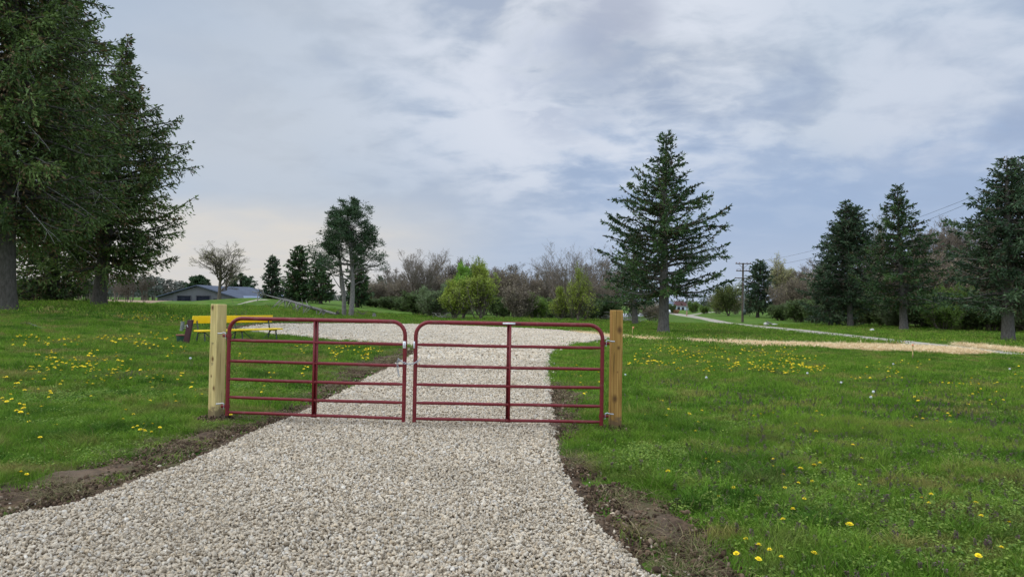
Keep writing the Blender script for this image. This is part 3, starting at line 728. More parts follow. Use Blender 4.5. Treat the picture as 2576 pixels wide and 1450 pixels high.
# mounds of soil round the posts, soil behind the bench
def ring(c, r, n=16, ky=1): a = np.arange(n) / n * 6.283; return np.stack([c[0] + r * np.cos(a), c[1] + r * ky * np.sin(a)], -1)
PL = gps([(536, 1058)])[0] + [.035, .0]; PR = gps([(1545, 1084)])[0] + [0, -.03]
sheet('soil_mound', ring(PL, .28), .02, .035, M['soil'], .04, .16, 'structure', 'loose soil around the foot of the pale gate post', 6, .08, 31, sink=.03, margin=.4)
sheet('soil_mound', ring(PR, .26), .02, .045, M['soil'], .04, .16, 'structure', 'loose soil around the foot of the amber gate post', 6, .08, 33, sink=.03, margin=.4)
BARE = gps([(560, 838), (640, 822), (700, 816), (850, 815), (1000, 817), (1000, 814), (850, 812), (740, 810), (640, 812), (560, 822)])
sheet('soil_edge', BARE, .15, .02, M['soil'], .02, .3, 'structure', 'strip of bare soil behind the far edge of the parking pad', 1.0, .25, 41, sink=.05)
# path, straw strips, far road, bare field
PATH = gps([(1678, 785), (1740, 792), (1816, 806), (1931, 820.5), (2050, 831.5), (2131, 840.5), (2240, 852), (2331, 862), (2451, 875), (2575, 889), (2720, 906), (2720, 914),
            (2600, 899), (2490, 892.5), (2380, 880), (2271, 863.5 + 2), (2131, 847.5), (1931, 827), (1850, 817), (1760, 802), (1700, 792.5), (1682, 789)])
sheet('path', PATH, .3, .03, M['path'], .01, .25, 'structure', 'narrow grey cart path crossing the grass', .5, .12, 51, sink=.08)
PATH2 = gps([(1722, 792), (1745, 789), (1772, 784.5), (1800, 783.4), (1800, 784.8), (1772, 787), (1740, 793.5)])
sheet('path', PATH2, .6, .03, M['path'], .01, .4, 'structure', 'short branch of the cart path near the red roofed house', .5, .12, 52, sink=.08)
PATH3 = np.array([P(u, d)[:2] for u, d in ((560, 72.0), (590, 75.2), (620, 78.6), (650, 82), (684, 85.8), (690, 87.0), (650, 83.6), (615, 79.6), (585, 75.8), (556, 72.8))])
sheet('path', PATH3, .4, .04, M['path'], .01, .3, 'structure', 'pale footpath climbing the rise behind the bench', .5, .1, 53, sink=.08)
STRAW = gps([(1704, 855), (1745, 856.5), (1866, 860.5), (1980, 864), (2091, 867), (2200, 869), (2271, 871), (2330, 873), (2406, 877), (2487, 889), (2490, 894), (2400, 891), (2300, 888), (2136, 881), (2000, 875), (1880, 869), (1790, 863)])
sheet('straw_strip', STRAW, .12, .025, M['straw'], .02, .2, 'structure', 'strip of orange straw mulch laid across the right lawn', 3.0, .2, 61, sink=.06)
STRAW2 = gps([(2395, 865.5), (2440, 867), (2500, 873), (2600, 883), (2720, 895), (2720, 903), (2600, 891), (2500, 880), (2430, 872)])
sheet('straw_strip', STRAW2, .12, .02, M['straw'], .02, .2, 'structure', 'thin straw strip on the far side of the cart path', 3.0, .25, 62, sink=.06)
STRAW3 = gps([(1440, 833), (1500, 839), (1560, 845), (1640, 850), (1700, 854), (1640, 855), (1570, 851), (1520, 847.5), (1450, 839)])
sheet('straw_strip', STRAW3, .1, .02, M['straw'], .03, .15, 'structure', 'scattered straw line along the far right edge of the gravel', 3.0, .25, 63, sink=.05)
ROAD = gps([(1478, 790), (1530, 788.5), (1640, 787), (1640, 793), (1560, 797), (1500, 796.5)])
sheet('road', ROAD, 1.0, .03, M['road'], .01, .5, 'structure', 'pale road glimpsed behind the small spruce', .5, .2, 71, sink=.1)
def flatpoly(pts, dist): return np.array([P(u, d)[:2] for u, d in pts])
sheet('bare_field', flatpoly([(-60, 75), (120, 62), (240, 52), (400, 100), (440, 160), (200, 165), (-60, 120)], 0), 1.5, .03, M['field'], .02, 1.0, 'structure', 'brown bare soil field beyond the big spruces', .3, .8, 72, sink=.2, margin=2)
# ------------------------------------------------------------------ the two gates
def zplane(u, v, z):
    d = ray(u, v); return np.array([0, 0, EYE]) + d * ((z - EYE) / d[2])
GZ, GH = .10, 1.25
RAILS = [.022, .300, .562, .790, 1.016, 1.208]          # from the top down
def make_gate(hinge, lock, label, mirror, sticker):
    d = lock[:2] - hinge[:2]; W = float(np.hypot(*d)); ang = math.atan2(d[1], d[0])
    g = thing('farm_gate', label, 'gate', (hinge[0], hinge[1], GZ), ang, 'red tube gates closing the drive')
    s = -1 if mirror else 1          # local y of the side facing the camera
    cam_y = s
    rt = .0225
    # outer hoop: stile, bend, top rail, bend, stile
    rb = .17; pts = [(0, 0, 0)]; rr = []
    for a in np.linspace(0, 90, 9): pts.append((rb - rb * math.cos(R_(a)), 0, GH - rt - rb + rb * math.sin(R_(a))))
    for a in np.linspace(90, 0, 9): pts.append((W - rb + rb * math.cos(R_(a)), 0, GH - rt - rb + rb * math.sin(R_(a))))
    pts.append((W, 0, 0))
    solid('frame', [tube(pts, .0245, 14)], M['red'], g, smooth=True)
    for z in RAILS[1:]:
        zz = GH - z; w = .0195
        xs = [.018, .045] + list(np.linspace(.10, W - .10, 9)) + [W - .045, W - .018]; rg = np.random.default_rng(int(z * 1000) + int(mirror)); a_, b_ = rg.uniform(-.004, .004, 2)
        P_ = [(x, b_ * math.sin(3.14 * x / W), zz - (.002 + a_) * math.sin(3.14 * x / W) + .0015 * math.sin(6 * x + z * 9) * (.05 < x < W - .05)) for x in xs]
        solid('rail', [tube(P_, [.014, .0165] + [w] * 9 + [.0165, .014], 12)], M['red'], g, smooth=True)
    bx = W * .5
    # brace: folded channel behind the rails, rails run through it
    zb, zt = GH - RAILS[-1] - .03, GH - RAILS[0] - .012
    o = solid('brace', [box(bx - .027, bx + .027, cam_y * -.012 - .0045, cam_y * -.012 + .0045, zb, zt),
                    box(bx - .0275, bx - .022, min(cam_y * -.016, cam_y * .021), max(cam_y * -.016, cam_y * .021), zb + .002, zt - .002),
                    box(bx + .022, bx + .0275, min(cam_y * -.016, cam_y * .021), max(cam_y * -.016, cam_y * .021), zb + .002, zt - .002),
                    box(bx - .027, bx - .004, cam_y * .0185 - .001, cam_y * .0185 + .001, zb + .004, zt - .004)], M['red'], g)
    for z in RAILS[1:]:
        zz = GH - z
        for dz in (-.026, .026):
            v, f = tube([(bx + .008, cam_y * .006, zz + dz), (bx + .008, cam_y * .0, zz + dz)], .0055, 8)
            solid('bolt', [(v, f)], M['zinc'], g)
    # triangular chain gusset beside the lock stile above the third rail
    zz = GH - RAILS[2] + .012
    v = np.array([(W - .012, -.003, zz), (W - .125, -.003, zz), (W - .012, -.003, zz + .125), (W - .012, .003, zz), (W - .125, .003, zz), (W - .012, .003, zz + .125)])
    solid('gusset', [(v, np.array([[0, 1, 2, 2], [3, 5, 4, 4], [0, 3, 4, 1], [1, 4, 5, 2], [2, 5, 3, 0]]))], M['red'], g)
    # hinge collars with zinc bolts
    for z in (GH - .245, .115):
        h = [(*tube([(-.0, 0, z - .02), (0, 0, z + .02)], .031, 14), 0), (*box(-.085, -.02, -.006, .006, z - .018, z + .018), 0), (*tube([(-.045, 0, z - .035), (-.045, 0, z + .03)], .007, 8), 1)]
        k = solid('hinge', [h[0], h[1], h[2]], [M['red'], M['zinc']], g)
        up = .012
        solid('hinge_bolt', [tube([(-.045, 0, z + .028), (-.07, 0, z + .028 + up), (-.10, 0, z + up + .016), (-.15, 0, z + up + .014)], .0075, 8)], M['zinc'], k, smooth=True)
    if not sticker:
        solid('number_label', text_parts('8', .022, (W - .115, cam_y * .0045, zz + .012), cam_y, thick=.0006), M['paper'], g)
    # barcode labels low on the inner stile
    zl = GH - .345
    solid('barcode_label', [box(W - .020, W + .016, cam_y * .0255 - .0008, cam_y * .0255 + .0008, zl, zl + .085), ], M['paper'], g) if sticker is False else \
        solid('barcode_label', [box(W + .006, W + .0255, cam_y * .0225 - .0008, cam_y * .0225 + .0008, zl, zl + .085)], M['paper'], g)
    lb = [c for c in g.children if c.name.startswith('barcode_label')][-1]
    solid('barcode', [box(W + .004 + (0.006 if sticker else -.012), W + .010 + (0.006 if sticker else -.008), cam_y * (.0268 if not sticker else .0238) - .0004, cam_y * (.0268 if not sticker else .0238) + .0004, zl + .02 + k * .012, zl + .026 + k * .012) for k in range(4)], M['ink'], lb)
    if sticker:
        zz = GH - rt - .001; x0 = W - (bx + .075); x1 = x0 + .155
        y = cam_y * .0252
        # the lettering reads from the camera side
        a, b = bx - .075, bx + .08
        st = solid('maker_label', [box(a, b, y - .0006, y + .0006, zz - .007, zz + .014)], M['paper'], g)
        solid('lettering', text_parts('TARTER', .0165, (a + .004 if not mirror else b - .004, y + cam_y * .0016, zz - .0045), cam_y, wide=1.25, thick=.0005), M['ink'], st)
        solid('emblem', [tube([(b - .016 if not mirror else a + .016, y + cam_y * .0008, zz + .0035), (b - .016 if not mirror else a + .016, y + cam_y * .0018, zz + .0035)], .009, 12)], M['blueink'], st)
        solid('sticker', [box(W - .053, W - .043, cam_y * .004 - .0007, cam_y * .004 + .0007, GH - RAILS[2] + .018, GH - RAILS[2] + .036)], M['orange'], g)
    return g, ang, W
def text_parts(txt, size, loc, cam_y, wide=1.0, thick=.0005):
    cu = bpy.data.curves.new('t', 'FONT'); cu.body = txt; cu.size = size; cu.extrude = thick; cu.offset = size * .02
    o = bpy.data.objects.new('t', cu); COL.objects.link(o); dg = bpy.context.evaluated_depsgraph_get(); me = bpy.data.meshes.new_from_object(o.evaluated_get(dg))
    bm = bmesh.new(); bm.from_mesh(me); bmesh.ops.triangulate(bm, faces=bm.faces); bm.verts.index_update()
    v = np.array([x.co[:] for x in bm.verts]); f = np.array([[x.index for x in q.verts] for q in bm.faces]); bm.free()
    bpy.data.objects.remove(o); bpy.data.curves.remove(cu)
    sx = -cam_y      # facing side: local -y reads left to right along +x, local +y along -x
    w = np.stack([v[:, 0] * wide * sx + loc[0], np.full(len(v), loc[1]) - v[:, 2] * sx * 1.0, v[:, 1] + loc[2]], -1)
    return [(w, f)]
hl = zplane(571, 1044, GZ); ll = zplane(1014.5, 1060, GZ); lr = zplane(1041.5, 1060, GZ); hr = zplane(1512, 1069, GZ)
# left gate: hinge on the left, +x runs right, the camera is on local -y ; right gate: hinge right, +x runs left, the camera is on local +y
gl, al, WL = make_gate(hl, ll, 'dark red tubular farm gate hung on the pale left post', True, False)
gr, ar, WR = make_gate(hr, lr, 'dark red tubular farm gate hung on the amber post, with maker label', False, True)

# ------------------------------------------------------------------ posts
def make_post(c, ztop, ang, mat, label, face_marks=None):
    w = .07; n = 3
    me = bpy.data.meshes.new('gate_post'); bm = bmesh.new(); bmesh.ops.create_cube(bm, size=1.0)
    H = ztop + .35
    for v in bm.verts:
        v.co.x *= 2 * w; v.co.y *= 2 * w; v.co.z = (v.co.z + .5) * H - .35
    bmesh.ops.subdivide_edges(bm, edges=[e for e in bm.edges if abs(e.verts[0].co.z - e.verts[1].co.z) > .5], cuts=12)
    bm.to_mesh(me); bm.free(); me.materials.append(M[mat])
    o = link('gate_post', me, None, (c[0], c[1], tz(c[0], c[1]))); o.rotation_euler = (0, 0, ang); bevel_obj(o, .008, 3)
    tag(o, label, 'post', None); return o
pl = make_post(PL, 1.50, R_(-29), 'woodL', 'pale yellow square wooden gate post turned corner-wise beside the bench')
pr = make_post(PR, 1.515, R_(3), 'woodR', 'amber brown square wooden gate post with dark knots beside the right lawn')
# stamped marks on the pale post
for z0 in (1.005, .745):
    solid('ink_stamp', [box(a, b, -.0712, -.0702, z0 - k * .011, z0 - k * .011 + .004) for k, (a, b) in enumerate(((-.035, .012), (-.02, .008), (-.03, .0)))], M['ink'], pl)

# ------------------------------------------------------------------ chain
def chain():
    rng = np.random.default_rng(4)
    def T(g, ang, W, x, y, z): return np.array([g.location.x + math.cos(ang) * x - math.sin(ang) * y, g.location.y + math.sin(ang) * x + math.cos(ang) * y, GZ + z])
    a = T(gl, al, WL, WL - .07, -.03, GH - .475); b = T(gr, ar, WR, WR - .07, .03, GH - .475)
    n = 12; t = np.linspace(0, 1, 60); path = a + (b - a) * t[:, None]; path[:, 2] -= .075 * 4 * t * (1 - t) * .8; path[:, 1] -= .02 + .02 * np.sin(t * 3.14)
    tail = a + np.stack([-.008 * np.sin(t * 5), -.012 + 0 * t, -.24 * t], -1)
    def links(path):
        L = np.concatenate([[0], np.cumsum(np.linalg.norm(np.diff(path, axis=0), axis=1))]); out = []; pitch = .027
        for k in range(int(L[-1] / pitch)):
            s = (k + .5) * pitch; c = np.array([np.interp(s, L, path[:, q]) for q in range(3)]); e = np.array([np.interp(s + .01, L, path[:, q]) for q in range(3)])
            tdir = nrm(e - c); up = nrm(np.cross(tdir, [0, 1, 0.01])); sd = np.cross(tdir, up)
            up2 = up if k % 2 else nrm(sd * .8 + up * .6)
            th = np.linspace(0, 2 * math.pi, 15); ring_ = c + np.outer(np.cos(th) * .0195, tdir) + np.outer(np.sin(th) * .0095, up2)
            out.append(tube(ring_, .0033, 6))
        return out
    o = solid('chain', links(path) + links(tail), M['zinc'], None, smooth=True)
    tag(o, 'galvanised chain looped between the two gates with its end hanging down', 'chain')
chain()

# ------------------------------------------------------------------ bench
def bench():
    a = pt(484, 794, 20); b = pt(684, 792, 22.3); ax = np.array([b[0] - a[0], b[1] - a[1]]); L = float(np.hypot(*ax)); ax /= L; ang = math.atan2(ax[1], ax[0])
    z0 = .5 * (tz(a[0], a[1]) + tz(b[0], b[1])); c = (a + b) / 2
    t = thing('park_bench', 'bright yellow wooden bench on dark metal legs behind the left gate', 'bench', (c[0], c[1], z0), ang)
    h = L / 2
    # local +x runs away from the camera, the seat lies on local -y
    zt = (a[2] + b[2]) / 2 - z0
    v, f = box(-h, h, -.025, .02, zt - .225, zt); v[:, 1] += (v[:, 2] - zt + .11) * -.25
    bevel_obj(link('backrest', mesh_np('backrest', [(v, f, 0)], [M['yellow']]), t), .006)
    zs = .31 + .02
    for k in range(1):
        v, f = box(-h - .02, h + .08, -.47, -.11, zs, zs + .045); bevel_obj(link('seat', mesh_np('seat', [(v, f, 0)], [M['yellow']]), t), .006)
    for x in (-h + .14, 0, h - .14):
        solid('leg', [tube([(x, .02, -.08), (x, -.09, zs), (x, .03, zt - .03)], .021, 8)], M['darkmetal'], t)
        solid('leg', [tube([(x, -.46, -.08), (x, -.40, zs)], .02, 8), tube([(x, -.44, zs - .02), (x, -.07, zs - .02)], .018, 8)], M['darkmetal'], t)
    for s in (-1, 1):
        solid('brace', [tube([(s * .1, -.28, zs), (s * .55, -.28, -.02)], .013, 8)], M['darkmetal'], t); solid('brace', [tube([(s * (h - .2), -.28, zs), (s * (h - .6), -.28, -.02)], .013, 8)], M['darkmetal'], t)
bench()

# ------------------------------------------------------------------ maroon post with a cylinder, and the bin
def teepost():
    b = P(467, 18.5); t = thing('marker_post', 'leaning maroon wooden post with a metal cylinder bracketed to its side', 'post', tuple(b))
    v, f = box(-.07, .07, -.045, .045, -.1, .70); v[:, 0] += v[:, 2] * .17; solid('post', [(v, f)], M['maroonwood'], t, bev=.006)
    cy = solid('cylinder', [tube([(-.125, 0, .40), (-.095, 0, .64)], .047, 16), tube([(-.095, 0, .635), (-.093, 0, .65)], .053, 16)], M['greymetal'], t)
    solid('bracket', [tube([(-.10, 0, .52), (.0, -.02, .535), (.05, -.05, .56), (.07, -.05, .50)], .009, 8), tube([(-.10, 0, .47), (.0, -.02, .48)], .009, 8)], M['zinc'], t)
    b = P(455, 18.9); t = thing('litter_bin', 'small dark green bin with a rusty rim tucked behind the maroon post', 'bin', tuple(b))
    solid('body', [tube([(0, 0, -.06), (0, 0, .24)], [.095, .125], 18)], M['greenbin'], t, smooth=False)
    v, f = tubes([(0, 0, .235), (0, 0, .25), (0, 0, .275), (0, 0, .26)], [.125, .145, .13, .03], 18, True); solid('lid', [(v, f)], M['rust'], t)
teepost()

# ------------------------------------------------------------------ stakes, rocks, sticks
def stake(u, y, h, label, flag, lean=0):
    b = P(u, y); t = thing('survey_stake', label, 'stake', tuple(b))
    solid('stick', [tube([(0, 0, -.1), (lean * h, 0, h)], .017, 6)], M['woodL'], t)
    v, f = box(0, .09, -.004, .004, h - .12, h - .01) if flag else box(-.02, .02, -.02, .02, h - .05, h + .003)
    solid('flag' if flag else 'painted_tip', [(v, f)], M['orange'], t)
stake(1590, 37.5, .53, 'thin wooden stake with an orange flag near the big lone spruce', True)
stake(2295, 20.8, .50, 'thin pale stake with orange painted tip beside the straw strip', False)
M['palerock'] = simple('pale_rock', (.38, .36, .33), (.58, .56, .52), 5, .9, .6, .02)
def rockthing(u, y, s, seed, label, cat='rock', name='rock', mat='palerock', z=.0):
    b = P(u, y); v, f = rock(seed); v = v * np.array(s)
    o = link(name, fixtri(mesh_np(name, [(v, f, 0)], [M[mat]])), None, (b[0], b[1], b[2] + s[2] * .22 + z)); tag(o, label, cat)
rockthing(1927, 72, (.5, .5, .62), 3, 'white boulder standing on the grass by the dark round conifer')
rockthing(1948, 71, (.62, .5, .42), 8, 'low white boulder lying at the end of the short log')
rockthing(2193, 55, (.35, .3, .42), 12, 'small grey stone standing on the grass between the right spruces')
b = P(1938, 71.6); o = solid('log', [tube([(-.42, 0, .42), (.35, .1, .12)], .07, 8)], M['deadwood'], None, (b[0], b[1], b[2])); tag(o, 'short pale log leaning between two white boulders', 'log')
def stump():
    b = P(941, 60); rng = np.random.default_rng(2); a = np.linspace(0, 6.283, 15)[:-1]
    zz = [-.1, 0, .12, .30, .40]; rr = [.22, .20, .155, .14, .12]
    V, F = tubes([(0, 0, z) for z in zz], rr, 14, True); top = V[:, 2] > .35; V[top, 2] += .09 * np.sin(V[top, 0] * 40); V[:, :2] *= 1 + .1 * np.sin(np.arctan2(V[:, 1], V[:, 0]) * 4)[:, None]
    o = solid('stump', [(V, F)], M['barkgrey'], None, tuple(b)); tag(o, 'short grey tree stump on the grass right of the twin pine trunks', 'stump')
stump()
def fallen():
    a = pt(845, 789, 61.5); c = pt(634, 733, 60.5); a[2] = tz(a[0], a[1]) + .12
    rng = np.random.default_rng(7); q = np.linspace(0, 1, 14)
    pth = a + (c - a) * q[:, None]; pth[:, 2] += .04 * np.sin(q * 3.1); r = .125 * (1 - q * .82) + .012
    t = thing('fallen_tree', 'long pale dead tree trunk leaning up from the pine roots, stubbed with branches', 'dead tree', tuple(a))
    solid('trunk', [tube(pth - a, r, 9)], M['deadwood'], t, smooth=True)
    Ps, Rs = [], []
    for k in range(44):
        s = rng.uniform(.12, .98); p = a + (c - a) * s; p[2] += .04 * math.sin(s * 3.1); L = rng.uniform(.5, 1.4) * (1.1 - s * .4)
        d = nrm(np.array([-.35 + rng.normal() * .35, rng.normal() * .8, -.9 if rng.random() < .8 else .5])); qq = np.linspace(0, 1, 5)[:, None]
        Ps.append(p - a + d * L * qq + np.array([0, 0, .12]) * qq ** 2 * rng.uniform(-1, 1)); Rs.append(np.linspace(.055, .014, 5))
    v, f = tubes(Ps, Rs, 5); solid('branches', [(v, f)], M['deadwood'], t)
    n = 26; base = np.zeros((n, 3)) + rng.normal(0, .05, (n, 3)); d = nrm(np.stack([rng.uniform(.2, 1, n), rng.normal(0, .8, n), rng.normal(.3, .7, n)], -1)); qq = np.linspace(0, 1, 5)[None, :, None]
    v, f = tubes(base[:, None] + d[:, None] * qq * rng.uniform(.25, .65, n)[:, None, None], np.linspace(.05, .012, 5)[None] * np.ones((n, 1)), 5); solid('roots', [(v, f)], M['bark'], t)
    # second log
    a = pt(811, 771, 66); a[2] = tz(a[0], a[1]) + .13; c = pt(716, 751, 67)
    q = np.linspace(0, 1, 9)[:, None]; o = solid('fallen_log', [tube(a + (c - a) * q, np.linspace(.15, .09, 9), 9)], M['bark'], None, smooth=True)
    tag(o, 'shorter brown log lying just behind the long pale fallen trunk', 'log')
fallen()
def sticks(name, u, y, n, spread, h, label, cat, seed, mat='deadwood', r=.02, L=(.6, 1.6)):
    rng = np.random.default_rng(seed); b = P(u, y); p = np.stack([rng.normal(0, spread, n), rng.normal(0, spread * .6, n), rng.uniform(0, h * .4, n)], -1)
    d = nrm(np.stack([rng.normal(size=n), rng.normal(size=n) * .7, np.abs(rng.normal(.3, .4, n))], -1)); q = np.linspace(0, 1, 6)[None, :, None]; l = rng.uniform(*L, n)[:, None, None]
    path = p[:, None] + d[:, None] * q * l + np.cumsum(rng.normal(0, .03, (n, 6, 3)), 1) * l; path[..., 2] = np.minimum(np.maximum(path[..., 2], .02), h)
    v, f = tubes(path, np.linspace(r, r * .3, 6)[None] * rng.uniform(.6, 1.5, (n, 1)), 5)
    o = solid(name, [(v, f)], M[mat], None, tuple(b)); tag(o, label, cat)
sticks('brush_pile', 1119, 63, 34, .5, .55, 'small heap of dead grey branches at the foot of the pear trees', 'brush pile', 3)
sticks('brush_pile', 1577, 68, 60, .75, 1.0, 'tangled heap of fallen grey branches beside the small spruce trunk', 'brush pile', 5, L=(.8, 2.0))
sticks('dead_branch', 908, 60.5, 9, .25, .9, 'bare dead branch propped against the right pine trunk', 'branch', 9, 'twig', .022, (.7, 1.5))
def grassstick():
    p = [P(52, 21.5), P(70, 21.8), P(90, 21), P(110, 20.2)]; p = [x + np.array([0, 0, .07]) for x in p]
    o = solid('fallen_branch', [tube(p, [.03, .028, .02, .01], 7)], M['bark'], None); tag(o, 'thin fallen branch lying in the shaded grass under the big left spruce', 'branch')
grassstick()

# ------------------------------------------------------------------ barn, houses, sign, tank
def wallmat():
    M['barnwall'] = simple('grey_metal_siding', (.105, .105, .11), (.13, .13, .135), .8, .8)
    M['barnroof'] = simple('blue_grey_roof', (.065, .075, .10), (.085, .10, .13), .6, .8, spec=.1)
    M['paleroof'] = simple('pale_blue_roof', (.14, .17, .22), (.17, .20, .26), .6, .8, spec=.1)
    M['barndoor'] = simple('dark_barn_door', (.012, .014, .02), (.022, .025, .032), 1.5, .9, spec=.05)
    M['trim'] = simple('dark_trim', (.045, .045, .05), (.06, .06, .065), 1, .6)
    M['roofred'] = simple('brown_red_shingles', (.05, .020, .018), (.08, .034, .03), 3, .9)
    M['housewall'] = simple('pale_blue_siding', (.45, .54, .58), (.55, .64, .68), 2, .7)
    M['white'] = simple('white_paint', (.70, .71, .72), (.80, .80, .80), 2, .5)
    M['glass'] = simple('dark_window', (.02, .025, .03), (.04, .045, .05), 2, .15)
    M['polewood'] = barkmat('creosote_pole', (.055, .04, .032), (.12, .085, .065))
    M['polegrey'] = barkmat('grey_conduit', (.30, .31, .32), (.42, .43, .44))
    M['signbrown'] = simple('pinkish_brown_board', (.30, .17, .12), (.42, .26, .19), 4, .8)
    M['amberstalk'] = M['drystalk']
wallmat()
def quadprism(pts, y0, y1):
    """outline in x, z between two depths"""
    n = len(pts); v = np.array([(x, y0, z) for x, z in pts] + [(x, y1, z) for x, z in pts]); f = [[i, (i + 1) % n, (i + 1) % n + n, i + n] for i in range(n)]
    return v, f
def prism_obj(name, pts, y0, y1, mat, parent):
    n = len(pts); me = bpy.data.meshes.new(name); v = [(x, y0, z) for x, z in pts] + [(x, y1, z) for x, z in pts]
    me.from_pydata(v, [], [list(range(n))] + [list(range(2 * n - 1, n - 1, -1))] + [[i, (i + 1) % n, (i + 1) % n + n, i + n] for i in range(n)])
    me.materials.append(M[mat]); bm = bmesh.new(); bm.from_mesh(me); bmesh.ops.recalc_face_normals(bm, faces=bm.faces); bm.to_mesh(me); bm.free()
    return link(name, me, parent)
def barn():
    D = 175.0; base = np.array([pt(497, 757, D)[0], D, 0]); gz = tz(base[0], base[1])
    q = lambda u, v: (pt(u, v, D)[0] - base[0], pt(u, v, D)[2])
    t = thing('barn', 'low dark grey metal barn with two dark overhead doors and a lean-to', 'barn', (base[0], base[1], 0))
    zb = gz - 1.5
    pk = q(496.5, 718.5); le = q(395, 747.5); re = q(604, 752); lw = q(436, 747.5)
    def onroof(x): return np.interp(x, [le[0], pk[0], re[0]], [le[1], pk[1], re[1]])
    prism_obj('wall', [(lw[0], zb), (re[0], zb), (re[0], re[1] - .05), (pk[0], pk[1] - .15), (lw[0], onroof(lw[0]) - .12)], 0, 22, 'barnwall', t)
    prism_obj('lean_to_wall', [(le[0] + .3, zb), (lw[0] - .01, zb), (lw[0] - .01, onroof(lw[0]) - .13), (le[0] + .3, le[1] - .15)], 9, 10, 'barndoor', t)
    prism_obj('lean_to_wall', [(le[0] + .2, le[1] - 1.0 + .1), (lw[0] - .01, le[1] - .75), (lw[0] - .01, onroof(lw[0]) - .13), (le[0] + .2, le[1] - .1)], .3, .5, 'barnwall', t)
    for u in (397, 409, 421, 433): x = q(u, 750)[0]; solid('post', [box(x - .12, x + .12, .25, .55, zb, le[1] - .5)], M['trim'], t)
    for a, b in ((le, pk), (pk, re)):
        prism_obj('roof', [a, b, (b[0], b[1] + .28), (a[0], a[1] + .28)], -.7, 22.6, 'barnroof', t)
    for u0, u1 in ((447, 479.5), (495, 527.5)):
        a = q(u0, 743.8 if u0 < 480 else 744.2); b = q(u1, 759)
        d = solid('door', [box(a[0], b[0], -.12, .1, zb, a[1])], M['barndoor'], t)
        solid('frame', [box(a[0] - .15, b[0] + .15, -.2, -.02, a[1] + .003, a[1] + .15), box(a[0] - .15, a[0] - .003, -.2, -.02, zb, a[1]), box(b[0] + .003, b[0] + .15, -.2, -.02, zb, a[1])], M['trim'], d)
    # hipped wing running right behind
    D2 = 190.0; c = np.array([pt(600, 750, D2)[0], D2, 0])
    w = thing('long_building', 'long low building with a blue grey hipped roof right of the barn', 'building', (c[0], c[1], 0))
    q2 = lambda u, v, d=D2: (pt(u, v, d)[0] - c[0], pt(u, v, d)[2])
    e0, e1 = q2(540, 741.5), q2(668, 741.5); r0, r1 = q2(520, 719.5, D2 + 9), q2(628, 721, D2 + 9)
    solid('wall', [box(e0[0] + .5, e1[0] - .6, 0, 18, zb, e0[1])], M['barnwall'], w)
    zr = r0[1]; ze = e0[1]
    V = np.array([(e0[0], -.6, ze), (e1[0], -.6, ze), (e1[0], 18.6, ze), (e0[0], 18.6, ze), (r0[0], 9, zr), (r1[0], 9, zr)]); me = bpy.data.meshes.new('roof')
    me.from_pydata([tuple(x) for x in V], [], [[0, 1, 5, 4], [1, 2, 5], [2, 3, 4, 5], [3, 0, 4], [3, 2, 1, 0]]); me.materials.append(M['barnroof']); link('roof', me, w)
    a0 = q2(585, 743.5, D2 - 10); a1 = q2(668, 743.5, D2 - 10); b0 = q2(600, 752, D2 - 16)
    V = np.array([(a0[0], -8, a0[1]), (a1[0], -8, a1[1]), (a1[0], -15, b0[1]), (a0[0] - 3, -15, b0[1]), (a0[0], -8, a0[1] - .15), (a1[0], -8, a1[1] - .15), (a1[0], -15, b0[1] - .15), (a0[0] - 3, -15, b0[1] - .15)]); me = bpy.data.meshes.new('porch_roof')
    me.from_pydata([tuple(x) for x in V], [], [[0, 1, 2, 3], [7, 6, 5, 4], [0, 4, 5, 1], [1, 5, 6, 2], [2, 6, 7, 3], [3, 7, 4, 0]]); me.materials.append(M['paleroof']); link('porch_roof', me, w)
    solid('post', [box(a1[0] - .5, a1[0] - .3, -14.8, -14.6, zb, b0[1] - .16)], M['trim'], w); solid('post', [box(a0[0] - 2.4, a0[0] - 2.2, -14.8, -14.6, zb, b0[1] - .16)], M['trim'], w)
barn()
def house(u, D, w, zroof, zeave, zbase, label, rm, wm, dep=7, win=True):
    c = pt(u, 770, D); t = thing('house', label, 'house', (c[0], D, 0)); h = w / 2
    solid('wall', [box(-h, h, 0, dep, zbase, zeave)], M[wm], t)
    V = [(-h - .5, -.5, zeave), (h + .5, -.5, zeave), (h + .5, dep + .5, zeave), (-h - .5, dep + .5, zeave), (-h * .45, dep / 2, zroof), (h * .45, dep / 2, zroof)]
    me = bpy.data.meshes.new('roof'); me.from_pydata(V, [], [[0, 1, 5, 4], [1, 2, 5], [2, 3, 4, 5], [3, 0, 4], [3, 2, 1, 0]]); me.materials.append(M[rm]); link('roof', me, t)
    if win:
        for x in (-.15 * w, .1 * w):
            k = solid('window', [box(x - .45, x + .45, -.06, .05, zeave - 1.5, zeave - .35)], M['glass'], t)
            solid('frame', [box(x - .55, x + .55, -.10, -.02, zeave - .345, zeave - .25), box(x - .55, x - .455, -.10, -.02, zeave - 1.5, zeave - .35), box(x + .455, x + .55, -.10, -.02, zeave - 1.5, zeave - .35)], M['white'], k)
        solid('trim', [box(-h - .06, h + .06, -.08, -.02, zbase + .4, zbase + .75)], M['roofred'], t)
house(1713, 230, 5.6, 2.75, 1.15, -1.0, 'small pale blue house with a brown red hipped roof far along the path', 'roofred', 'housewall', 6)
house(1676, 225, 4.6, 2.9, 1.95, -1.0, 'grey roofed house almost hidden behind the lone spruce trunk', 'paleroof', 'housewall', 6, False)
